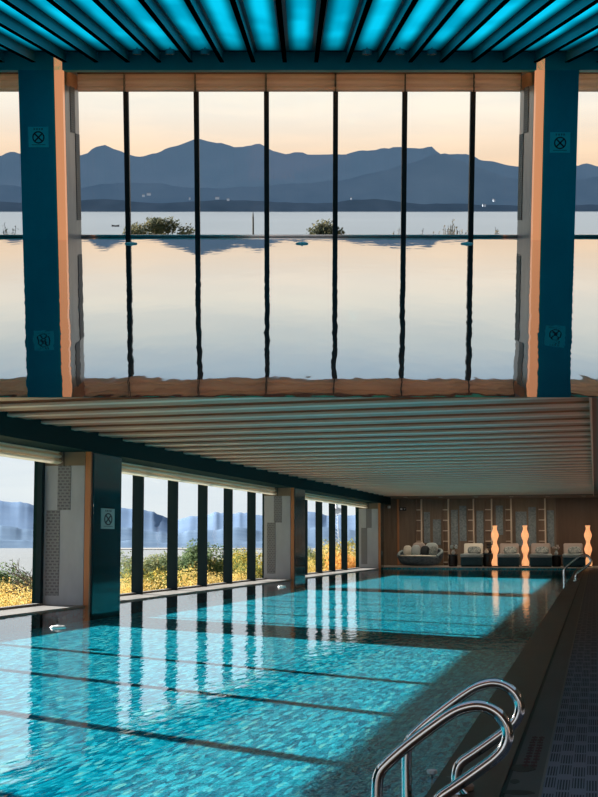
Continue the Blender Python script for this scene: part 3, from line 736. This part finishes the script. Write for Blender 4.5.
for i, (px, row, w) in enumerate(HS):
    p = dusk(px, row + 2, 1310)
    t = thing('shore_house', 'tiny pale house on the wooded far shore at dusk, ' + ORD[sorted(q[0] for q in HS).index(px)], 'house', F_DUSK @ T(p.x, 1330, p.z + .3), 'houses on the far shore at dusk')
    hw = w * .13
    MB().box(-hw, hw, -1, 1, -1.2, .9).build('walls', M['house'], t, None, False)
    MB().prism([(-1.2, .9), (1.2, .9), (0, 1.5)], lambda q: (-hw - .3, q[0], q[1]), lambda q: (hw + .3, q[0], q[1])).build('roof', M['roof'], t, None, False)

# ================================================================== DAY HALL (lower)
UC, UW, UE, UR = -7.2, -7.95, -7.25, -.63
PY0, PY1 = -4.0, 48.4
ZC, ZB = 2.5, 2.25                # slat undersides, beam underside
BAYS = [(-9.0, 5.2), (6.6, 19.4), (20.8, 33.6), (35.0, 47.8)]
# pool
m = MB(); n = 1
m.quad((UE, PY0, 0), (UR, PY0, 0), (UR, PY1, 0), (UE, PY1, 0))
tag(m.build('pool_water', M['water_day']), 'clear teal pool water lit by the sun from the windows', 'water', kind='stuff')
PD = -.20
m = MB(); m.box(UE - .05, UR + .05, PY0, PY1 + .05, PD - .1, PD)
struct('pool_floor', m, M['pooltile'], None, False)
m = MB(); m.box(UE - .3, UE, PY0, PY1, PD - .1, -.005); m.box(UR, UR + .04, PY0, PY1, PD - .1, -.002); m.box(UE, UR, PY1, PY1 + .05, PD - .1, .03)
struct('pool_wall', m, M['pooltile'], None, False)
# right side paving
struct('trim_2', MB().box(UR, -.365, PY0, 48.4, -.2, .018), M['coping'], None, False)
struct('trim_3', MB().box(-.365, -.345, PY0, 48.4, -.2, .012), M['rubber'], None, False)
struct('trim_4', MB().box(-.345, -.222, PY0, 48.4, -.2, .02), M['greyband'], None, False)
struct('trim_5', MB().box(-.222, -.212, PY0, 48.4, -.2, .023), M['steel_line'], None, False)
o = MB().box(-.212, .62, PY0, 48.4, -.05, .021).build('drain_grating', M['grate'], None, None, False)
tag(o, 'long dark slotted drain grating along the right pool edge', 'grating')
struct('floor', MB().box(.62, 2.6, PY0, 52, -.2, .02), M['greyband'], None, False)
struct('wall_right', MB().box(2.6, 2.8, PY0, 52.4, -.2, 3.0), M['brownwall'], None, False)
# deck at the far end
struct('deck', MB().box(-7.95, 2.6, 48.4, 52.0, -.3, .055, .012), M['deck'], None, False)
# ledges and window bays
for i, (y0, y1) in enumerate(BAYS):
    struct('trim_%d' % (6 + i), MB().box(UW - .1, UE, y0 - .05, y1 + .05, -.3, .022, .006), M['sill'], None, False)
def day_window(name, y0, y1, mulls, jamb=False):
    w = struct_empty(name)
    MB().box(UW - .02, UW - .008, y0, y1, .02, ZB).build('glass', M['glass'], w, None, False)
    for y in mulls:
        MB().box(UW - .03, UW + .165, y - .03, y + .03, .02, ZB).build('mullion', M['mull'], w, None, False)
    if jamb: MB().box(UW - .03, UW + .05, y1 - .10, y1, .02, ZB).build('jamb', M['mull'], w, None, False)
    MB().box(UW - .04, UW + .06, y0, y1, .02, .05).build('sill_rail', M['sill'], w, None, False)
    MB().box(UW - .04, UW + .05, y0, y1, ZB - .02, ZB + .05).build('head_rail', M['mull'], w, None, False)
    return w
MU = [21.58, 23.67, 25.76, 27.85, 29.9, 32.05]
day_window('window_4', 6.6, 19.4, [y - 14.2 for y in MU[:-1]], True)
day_window('window_5', 20.8, 33.6, MU)
day_window('window_6', 35.0, 47.8, [36.0, 38.15, 40.3, 42.4, 44.55])
for (y0, y1), lab in zip(BAYS[1:], ('long pale beige blind folded up over the nearest day window bay', 'long pale beige blind folded up over the middle day window bay', 'long pale beige blind folded up over the far day window bay')):
    blind(T(UW + .19, y0, 0, R(90)), y1 - y0, 2.07, 2.33, .14, M['blind'], M['blind_top'], lab, 'day window blinds')
m = MB(); m.box(UW - .25, UW - .04, PY0, 52, -.3, .02); m.box(UW - .25, UW + .03, PY0, 52, ZB + .04, 3.0)
m.box(UW - .25, UW - .02, PY0, 5.2, -.3, 3.0); m.box(UW - .25, UW - .02, 48.6, 52, -.3, 3.0)
for y in (5.2, 19.4, 33.6, 47.8): m.box(UW - (.12 if y < 20 else .04), UW - .001, y, y + 1.4 if y < 40 else y + .8, -.3, 3.0)
struct('wall_left', m, M['beam'], None, False)
# columns
def day_column(y0, wdt, label, sign=False):
    t = thing('column', label, 'column', T(UC, y0, 0), 'teal columns along the day pool')
    MB().box(-.75, 0, .16, wdt, -.22, ZB + .0, .006).build('cladding', M['teal_glass'], t, None, False)
    MB().box(-.75, -.012, .055, .16, -.22, ZB).build('shadow_gap', M['rubber'], t, None, False)
    MB().box(-.075, .005, 0, .055, -.22, ZC).build('bronze_trim', M['bronze'], t, None, False)
    st = MB().box(-.75, -.085, .01, .15, -.22, ZB).build('stone_return', M['stone'], t, None, False)
    for x0, x1, z0, z1 in ((-.50, -.30, 1.40, 2.05), (-.67, -.46, .16, 1.40)):
        MB().box(x0, x1, 0, .012, z0, z1).build('carved_strip', M['carved'], st, None, False)
    MB().box(-.751, -.085, .004, .012, 2.05, ZB).build('return_head', M['shelfback'], st, None, False)
    return t
day_column(5.2, 1.4, 'teal column nearest the viewer, outside the left edge')
day_column(19.4, 1.4, 'near teal glass column with bronze edge and carved grey stone return, bearing a sign')
day_column(33.6, 1.4, 'middle teal glass column between the middle and far day bays')
day_column(47.8, .8, 'far teal glass column at the corner of the lounging deck')
signplate(T(UC, 20.17, .95 + .335, R(90)), 'small no diving sign on the near teal column of the day hall', .36, .36, M['sign']).scale = (1.65, 1, .85)
# ceiling: slats, dark board above, beam
struct('trim_10', MB().box(UC - .75, UC + .05, PY0, 50.0, ZB, 2.75), M['beam'], None, False)
ce = struct('ceiling', MB().box(-8.1, 2.8, 11.8, 52.2, 2.68, 2.78), M['ceil_dark'], None, False)
SK = math.tan(R(8)); SL = UC + .05
k = 0; y = 11.9
while y < 49.0:
    def para(x0, x1, ya, yb): return [(x0, ya - SK * (x0 - SL)), (x1, ya - SK * (x1 - SL)), (x1, yb - SK * (x1 - SL)), (x0, yb - SK * (x0 - SL))]
    if y - SK * (0 - SL) > 11.85:
        q = para(SL, -.03, y, y + .62)
        s_ = MB().prism(q, lambda p: (p[0], p[1], ZC + .012), lambda p: (p[0], p[1], ZC + .11)).build('slat', M['slat'], ce, None, False)
        q = para(SL, -.03, y - .02, y + .16)
        MB().prism(q, lambda p: (p[0], p[1], ZC), lambda p: (p[0], p[1], ZC + .03)).build('slat_edge', M['slat_edge'], s_, None, False)  # pale strip painted as the highlight on the slat's lower edge
    y += 1.1
struct('trim_11', MB().box(-.03, .0, 11.9, 49.4, ZC - .01, 2.68), M['slat_edge'], None, False)
struct('trim_12', MB().box(.0, 2.8, 11.9, 52.2, ZC + .03, 2.68), M['ceil_plain'], None, False)
struct('ceiling', MB().box(-9, 2.8, PY0, 3.4, 2.6, 2.8), M['slat'], None, False)
struct('trim_13', MB().box(UC - .75, 2.6, 48.9, 52.2, ZC + .005, ZC + .1), M['ceil_plain'], None, False)
# back wall with boards, mosaic panels and ladder shelves
WB = 52.0
struct('wall_back', MB().box(-8.1, 2.8, WB, WB + .25, -.3, 3.0), M['panelwall'], None, False)
def wx(px): 
    p = day(px, 520, 1.0); k = p.x; c, s = math.cos(PSI), math.sin(PSI); return (k * c - s) / (c + k * s) * WB
def wz(row): return CAM_Z + (541 - row) / FPX * (WB * .9785 + .9)
tag(MB().box(wx(556), 2.6, WB - .05, WB, .055, ZC, .004).build('wall_panel', M['brownwall'], None, None, False), 'wide plain dark brown veneer panel at the right of the back wall', 'wall panel')
tag(MB().box(-7.2, wx(399), WB - .05, WB, .055, ZC, .004).build('wall_panel', M['niche'], None, None, False), 'narrow timber panel with orange glow in its colour beside the far column at the left of the back wall', 'wall panel')
SP = [(424, 430, 512, 543), (433, 441, 519.5, 545), (451, 458, 510, 545), (459.5, 466.5, 506, 541), (476.5, 483.5, 511, 546), (496, 503, 506, 535), (515.6, 526.6, 512, 546), (528.5, 536, 507.6, 546), (547, 554, 511, 547)]
for i, (a, b_, t0, t1) in enumerate(SP):
    tag(MB().box(wx(a), wx(b_), WB - .045, WB, wz(t1), wz(t0), .004).build('mosaic_panel', M['stonepanel'], None, None, False), 'upright blue grey mosaic panel on the timber back wall, ' + ORD[i], 'wall panel', 'mosaic panels on the back wall')
for i, (a, b_) in enumerate(((416, 422.6), (442.5, 449.5), (467.6, 474.6), (484.7, 492.7), (505, 512), (538, 546))):
    x0, x1 = wx(a), wx(b_)
    t = thing('ladder_shelf', 'tall narrow pale ladder shelf standing against the back wall, ' + ORD[i], 'shelf', T((x0 + x1) / 2, WB - .001, .055), 'ladder shelves on the back wall')
    hw = (x1 - x0) / 2; hh = ZC - .06
    MB().box(-hw, hw, -.02, -.001, 0, hh).build('back_board', M['shelfback'], t, None, False)
    MB().box(-hw, -hw + .03, -.17, -.02, 0, hh).build('side_post', M['shelfback'], t, None, False)
    MB().box(hw - .05, hw, -.20, -.02, 0, hh).build('side_post', M['shelfpost'], t, None, False)
    for k in range(6):
        MB().box(-hw + .03, hw - .05, -.16, -.02, .1 + .385 * k, .135 + .385 * k).build('shelf_board', M['shelfpost'], t, None, False)
# exit sign and small wall light
t = thing('exit_sign', 'small dark exit sign with a white figure high on the orange wall', 'sign', T(wx(403.3), WB - .06, wz(509)))
MB().box(-.13, .13, -.03, .01, -.06, .06, .004).build('plate', M['black'], t)
MB().box(-.10, -.02, -.034, -.03, -.035, .035).build('pictogram', M['white'], t, None, False)
MB().box(.03, .09, -.034, -.03, -.01, .015).build('arrow', M['white'], t, None, False)
tag(MB().lathe([(.03, -.05), (.06, -.04), (.06, .04), (.03, .05)], seg=14).build('wall_lamp', M['white'], None, T(wx(389.5), WB - .11, wz(507))), 'tiny white wall light at the left end of the back wall', 'lamp')

# ------------------------------------------------------------------ furniture
DK = .055
def lounger(mtx, label, backm, seatm, padm):
    t = thing('chaise_lounge', label, 'lounger', mtx, 'chaise lounges on the deck')     # foot end towards -Y
    MB().box(-.38, .38, -.95, .95, .03, .34, .05, 3).build('base', M['navy'], t)
    MB().box(-.36, .36, -.85, .85, 0, .04).build('plinth', M['black'], t, None, False)
    MB().box(-.39, .39, -.97, .42, .33, .45, .05, 3).build('seat_cushion', seatm, t)
    mt = Matrix.Translation((0, .42, .36)) @ Matrix.Rotation(R(-32), 4, 'X')
    MB().box(-.34, .34, 0, .14, 0, .56, .055, 3, mt=mt).build('backrest', backm, t)
    mt = Matrix.Translation((.04, .34, .56)) @ Matrix.Rotation(R(-32), 4, 'X')
    MB().pillow((0, 0, 0), (.24, .085, .15), .55, mt).build('pillow', padm, t)
    return t
LY = 50.35
def ux(px, v=LY - .95):
    p = day(px, 565, 1.0); k = p.x; c, s = math.cos(PSI), math.sin(PSI); return (k * c - s) / (c + k * s) * v
lounger(T(ux(470.5), LY, DK, R(2)), 'chaise lounge with cream backrest, first from the round daybed', M['cream'], M['greyc'], M['patternc'])
lounger(T(ux(507.5), LY, DK, R(2)), 'chaise lounge with taupe backrest between the two left glowing lamps', M['taupe'], M['greyc'], M['patternc'])
lounger(T(ux(540), LY, DK, R(2)), 'chaise lounge with taupe backrest right of the middle glowing lamp', M['taupe'], M['greyc'], M['patternc'])
lounger(T(ux(573.5), LY, DK, R(2)), 'chaise lounge with taupe backrest behind the far pool ladder, rightmost', M['taupe'], M['greyc'], M['patternc'])
# round daybed
DX = ux(419.5, 49.8)
t = thing('daybed', 'round navy wicker daybed with white mattress and many cushions', 'daybed', T(DX, 50.0, DK, R(-12)))
prof = [(.45, .03), (.62, .06), (.74, .16), (.79, .30), (.77, .36), (.70, .34), (.66, .20), (.3, .18)]
MB().lathe(prof, seg=48).build('shell', M['navy_weave'], t)
mb = MB(); inner, outer = [], []
for k in range(33):
    a = R(-20) + R(220) * k / 32; hgt = .36 + .27 * math.sin(math.pi * k / 32) ** .7
    outer.append(((.80 + .03) * math.cos(a), (.80 + .03) * math.sin(a), hgt)); inner.append((.72 * math.cos(a), .72 * math.sin(a), hgt))
for k in range(32):
    o0, o1, i0, i1 = outer[k], outer[k + 1], inner[k], inner[k + 1]
    b0 = (.79 * o0[0] / .83, .79 * o0[1] / .83, .28); b1 = (.79 * o1[0] / .83, .79 * o1[1] / .83, .28)
    c0 = (.72 * o0[0] / .83, .72 * o0[1] / .83, .28); c1 = (.72 * o1[0] / .83, .72 * o1[1] / .83, .28)
    mb.quad(o0, o1, b1, b0); mb.quad(i0, c0, c1, i1); mb.quad(o0, i0, i1, o1)
mb.build('back_shell', M['navy_weave'], t)
MB().tube([((a[0] + b_[0]) / 2, (a[1] + b_[1]) / 2, a[2]) for a, b_ in zip(outer, inner)], .05, 10).build('rim', M['rim'], t)
MB().lathe([(.3, .2), (.69, .22), (.73, .30), (.69, .38), (.3, .40)], seg=40).build('mattress', M['cream'], t)
def dc(x, y, z, a, rx, rz, mat, lab):
    mt = T(DX, 50.0, DK, R(-12)) @ Matrix.Translation((x, y, z)) @ Matrix.Rotation(R(rz), 4, 'Z') @ Matrix.Rotation(R(rx), 4, 'X')
    tag(MB().pillow((0, 0, 0), a, .5).build('cushion', mat, None, mt), lab, 'cushion', 'cushions on the daybed')
dc(-.49, .06, .55, (.155, .10, .19), -18, 25, M['cream'], 'cream cushion at the left end of the round daybed')
dc(-.165, .02, .56, (.16, .10, .20), -20, 5, M['greyc'], 'pale blue grey cushion in the front middle of the daybed')
dc(.165, .06, .55, (.155, .10, .18), -20, -5, M['darkc'], 'charcoal cushion right of the middle on the daybed')
dc(.49, .02, .54, (.15, .10, .18), -18, -28, M['patternc'], 'patterned cushion at the right end of the daybed')
dc(-.16, .34, .66, (.24, .10, .19), -20, 4, M['taupe'], 'taupe cushion behind the pale blue grey one on the daybed')
dc(.32, .34, .65, (.24, .10, .19), -20, -8, M['greyc'], 'pale grey cushion leaning at the back right of the daybed')
# side tables with their vases
def drum_table(mtx, label, h=.42, r=.17):
    t = thing('side_table', label, 'table', mtx, 'dark drum side tables on the deck')
    MB().lathe([(r * .8, 0), (r * .92, .03), (r, h * .5), (r * .9, h - .03)], seg=24).build('drum', M['black'], t)
    MB().lathe([(r * .9, h - .03), (r * 1.08, h - .025), (r * 1.08, h), (r * .9, h + .002)], seg=24).build('table_top', M['navy'], t)
def vase(mtx, label, mat, fl, h=.2, r=.07, seed=1):
    t = thing('vase', label, 'vase', mtx)
    MB().lathe([(r * .5, 0), (r * .9, h * .2), (r, h * .45), (r * .5, h * .85), (r * .6, h)], seg=20).build('body', mat, t)
    if fl:
        rnd = random.Random(seed); st = MB(); bl = MB()
        for k in range(9):
            a = rnd.uniform(0, 6.28); q = rnd.uniform(.03, .12); tip = Vector((q * math.cos(a), q * math.sin(a), h + rnd.uniform(.05, .17)))
            st.tube([(0, 0, h * .8), (tip.x * .5, tip.y * .5, h + .03), tip], .005, 5)
            bl.pillow(tip, (.045, .045, .035), .9, None, 10, 6)
        st.build('stems', M['green'], t); bl.build('blooms', fl, t)
TY = 49.8
x = ux(453, TY); drum_table(T(x, TY, DK), 'dark drum side table between the daybed and the cream lounge')
vase(T(x + .02, TY - .02, DK + .425), 'white vase of pale flowers on the table beside the daybed', M['white'], M['greyc'], .17, .075, 2)
x = ux(488.5, TY); drum_table(T(x, TY, DK), 'dark drum side table right of the cream lounge, beside the left lamp', .46, .19)
vase(T(x - .06, TY - .05, DK + .465), 'white jug on the dark table right of the cream lounge', M['cream'], None, .17, .065)
vase(T(x + .07, TY + .03, DK + .465), 'dark vase of dark leaves beside the white jug', M['black'], M['darkc'], .15, .06, 5)
x = ux(556.5, TY + .3); drum_table(T(x, TY + .3, DK), 'dark drum side table between the two rightmost lounges', .40, .17)
vase(T(x, TY + .3, DK + .405), 'grey vase of pale grey flowers on the rightmost side table', M['greyc'], M['taupe'], .16, .07, 8)
# glowing wavy lamps
def wavy_lamp(mtx, label):
    t = thing('floor_lamp', label, 'lamp', mtx, 'glowing wavy floor lamps')
    pr = []
    for k in range(49):
        q = k / 48; pr.append((.098 + .032 * math.cos(q * 2 * math.pi * 2.9 - 1.2), .04 + 1.39 * q))
    MB().lathe(pr, seg=28).build('lamp_shade', M['lamp'], t)
    MB().lathe([(.12, 0), (.12, .03), (.09, .045)], seg=24).build('base', M['black'], t)
wavy_lamp(T(ux(495.3, 49.6), 49.6, DK), 'glowing wavy column lamp, leftmost, right of the cream lounge')
wavy_lamp(T(ux(525.5, 49.6), 49.6, DK), 'glowing wavy column lamp in the middle, between two taupe lounges')
wavy_lamp(T(ux(588.5, 49.6), 49.6, DK), 'glowing wavy column lamp at the right edge behind the far ladder')

# ------------------------------------------------------------------ pool ladders
RAIL = [(-.705, -.16), (-.705, .05), (-.705, .15), (-.70, .205), (-.665, .243), (-.60, .30), (-.48, .39), (-.43, .418), (-.37, .43), (-.318, .41), (-.284, .365), (-.283, .318), (-.31, .275), (-.38, .222), (-.46, .165), (-.505, .135), (-.52, .10), (-.52, .05), (-.52, .015)]
def ladder(mtx, label, cap):
    t = thing('pool_ladder', label, 'ladder', mtx, 'steel pool ladders')
    for y in (0, .73):
        h_ = MB().tube([(u, y, z) for u, z in RAIL], .019, 16, 2).build('handrail', M['chrome'], t)
        MB().lathe([(.042, .016), (.042, .026), (.026, .040)], -.52, y, 20).build('flange', cap, h_)
    for z in (-.04, -.13):
        MB().box(-.735, -.675, .02, .71, z - .012, z + .012, .004).build('tread', M['chrome'], t)
    return t
la = ladder(T(0, 4.57, 0), 'polished steel pool ladder with two looping handrails in the near foreground', M['chrome'])
lb = dup(la, T(.30, 33.5, 0), 'distant steel pool ladder at the far right of the pool')
lb.scale = (1.45, 1.3, 1.45)
# float with cord near the ladder
t = thing('pool_float', 'white floating thermometer disc tethered by the near ladder', 'float', T(-.668, 5.80, 0) @ Matrix.Diagonal((.75, .75, .75, 1)))
MB().lathe([(.008, .012), (.026, .014), (.029, .022), (.027, .033), (.010, .036)], seg=24).build('disc', M['white'], t)
MB().lathe([(.006, -.10), (.007, .014)], seg=10).build('probe', M['cord'], t)
MB().tube([(.0, 0, .012), (.02, -.04, -.004), (.06, -.1, .006), (.10, -.15, .026), (.14, -.2, .026), (.15, -.46, .024)], .003, 6, 2).build('cord', M['cord'], t)
tag(MB().lathe([(.022, 0), (.03, .006), (.031, .02), (.024, .03)], seg=20).build('rubber_foot', M['beige'], None, T(-.492, 5.38, .018)), 'small beige rubber puck on the brown coping by the ladder foot', 'rubber puck')
float_disc(T(-5.79, 14.67, 0), 'small white float on the day pool in front of the near column', .9)
float_disc(T(-6.38, 28.61, 0), 'small white float on the day pool just before the middle column', .9)
# faded red marking on the grey band
mb = MB(); rnd = random.Random(3)
for k in range(11):
    y0 = 6.0 + k * .085
    for q in range(2):
        x0 = -.315 + q * .034 + rnd.uniform(-.003, .003)
        mb.box(x0, x0 + .026, y0, y0 + .045, .0202, .0212)
        if rnd.random() < .7: mb.box(x0 + .010, x0 + .016, y0 - .03, y0 + .07, .0202, .0212)
tag(mb.build('floor_marking', M['red'], None, None, False), 'faded red lettering patch on the grey stone band by the grating', 'marking')
# wet patches on the band
mb = MB()
for cx, cy, a, b_ in ((-.31, 5.95, .05, .10), (-.325, 5.62, .018, .05), (-.30, 5.38, .06, .05)):
    mb.prism([(cx + a * math.cos(2 * math.pi * k / 24) * (1 + .3 * noise.noise((k * .5, cx * 9, 0))), cy + b_ * math.sin(2 * math.pi * k / 24)) for k in range(24)], lambda p: (p[0], p[1], .0195), lambda p: (p[0], p[1], .0206))
o = mb.build('wet_patch', plain('wet_stone', (.012, .011, .011), .35, spec=.08), None, None, False); tag(o, 'dark wet patches on the grey stone band', 'water stain', kind='stuff')

# ------------------------------------------------------------------ light
wd = bpy.data.worlds.new('sky'); sc.world = wd; wd.use_nodes = True
nt = wd.node_tree; nt.nodes.clear()
out = nt.nodes.new('ShaderNodeOutputWorld'); bg = nt.nodes.new('ShaderNodeBackground'); nt.links.new(bg.outputs[0], out.inputs[0])
tc = nt.nodes.new('ShaderNodeTexCoord'); sx = nt.nodes.new('ShaderNodeSeparateXYZ'); nt.links.new(tc.outputs['Generated'], sx.inputs[0])
sky = ramp(nt, sx.outputs[2], [(0, (.60, .65, .68)), (.004, (.86, .91, .93)), (.05, (.84, .90, .94)), (.09, (.74, .83, .93)), (.16, (.80, .72, .66)),
    (.245, (1.0, .66, .42)), (.272, (1.06, .80, .58)), (.297, (1.06, .94, .80)), (.314, (1.0, .95, .84)), (.335, (.78, .82, .80)), (.36, (.52, .65, .76)), (.42, (.40, .54, .66)), (.6, (.26, .36, .48)), (1, (.22, .30, .42))])
nz = N(nt, 'ShaderNodeTexNoise', Scale=1.0, Detail=5.0, Roughness=.55); mp = N(nt, 'ShaderNodeMapping'); mp.inputs['Scale'].default_value = (9, 9, 60)
nt.links.new(tc.outputs['Generated'], mp.inputs[0]); nt.links.new(mp.outputs[0], nz.inputs['Vector'])
cl = ramp(nt, nz.outputs['Fac'], [(.38, (.95, .97, .99)), (.66, (1.05, 1.04, 1.02))])
mu = N(nt, 'ShaderNodeMixRGB', blend_type='MULTIPLY', Fac=1.0); nt.links.new(sky, mu.inputs[1]); nt.links.new(cl, mu.inputs[2])
nt.links.new(mu.outputs[0], bg.inputs[0]); bg.inputs[1].default_value = 1.0
def lamp(name, kind, mtx, energy, color, **kw):
    l = bpy.data.lights.new(name, kind); l.energy = energy; l.color = color
    for k, v in kw.items(): setattr(l, k, v)
    o = bpy.data.objects.new(name, l); col.objects.link(o); o.matrix_basis = mtx; return o
SE = R(16.7)
sd = Vector((.838 * math.cos(SE), -.546 * math.cos(SE), -math.sin(SE)))
lamp('sun', 'SUN', sd.to_track_quat('-Z', 'Y').to_matrix().to_4x4(), 26.0, (1.0, .96, .90), angle=R(.5))

# added warm fill light out of view, brightening the slatted ceiling
for x, ang, lab in ((2.54, -45, 'added fill light rail along the right wall, out of view'),):
    t = thing('fill_light_rail', lab, 'light', T(x, 22.5, 1.7), 'added fill lights of the day hall')
    MB().prism([(-.02, 0), (.02, 0), (.026, .025), (-.026, .025)], lambda p: (p[0], -18.5, p[1]), lambda p: (p[0], 18.5, p[1])).build('housing', M['mull'], t, None, False)
    MB().box(-.018, .018, -18.4, 18.4, .022, .028).build('diffuser', M['white'], t, None, False)
    lamp('ceiling_fill_lamp', 'AREA', T(x, 22.5, 1.735) @ Matrix.Rotation(R(180 + ang), 4, 'Y'), 270, (1.0, .60, .42), shape='RECTANGLE', size=.03, size_y=36)
# added spots over the lounging deck, brightening the dark back wall
for i in range(7):
    x = -6.6 + i * 1.25
    t = thing('fill_spot', 'added downlight over the lounging deck, ' + ORD[i], 'ceiling light', T(x, 49.9, ZC + .005), 'added fill spots over the lounging deck')
    MB().lathe([(.075, -.008), (.075, .0)], seg=20).build('rim', M['white'], t)
    lamp('fill_spot_lamp', 'SPOT', T(x, 49.9, ZC - .02) @ Matrix.Rotation(R(18), 4, 'X'), 40, (1.0, .80, .60), spot_size=R(150), spot_blend=.8, shadow_soft_size=.06)

# ------------------------------------------------------------------ camera
cd = bpy.data.cameras.new('camera'); cam = bpy.data.objects.new('camera', cd); col.objects.link(cam)
cam.matrix_basis = F_DAY @ Matrix.Rotation(R(90) + ALPHA, 4, 'X')
cd.sensor_fit = 'VERTICAL'; cd.sensor_height = 36.0; cd.sensor_width = 36.0; cd.lens = FPX * 36.0 / 797.0
cd.clip_start = .05; cd.clip_end = 9000
sc.camera = cam
sc.view_settings.view_transform = 'Standard'; sc.view_settings.look = 'None'; sc.view_settings.gamma = 1; sc.view_settings.exposure = 0
sc.view_settings.use_curve_mapping = False
try:
    sc.cycles.use_denoising = True; sc.cycles.denoiser = 'OPENIMAGEDENOISE'
    sc.cycles.max_bounces = 10; sc.cycles.transparent_max_bounces = 16; sc.cycles.sample_clamp_indirect = 4
    sc.cycles.caustics_reflective = False; sc.cycles.caustics_refractive = False
except Exception: pass
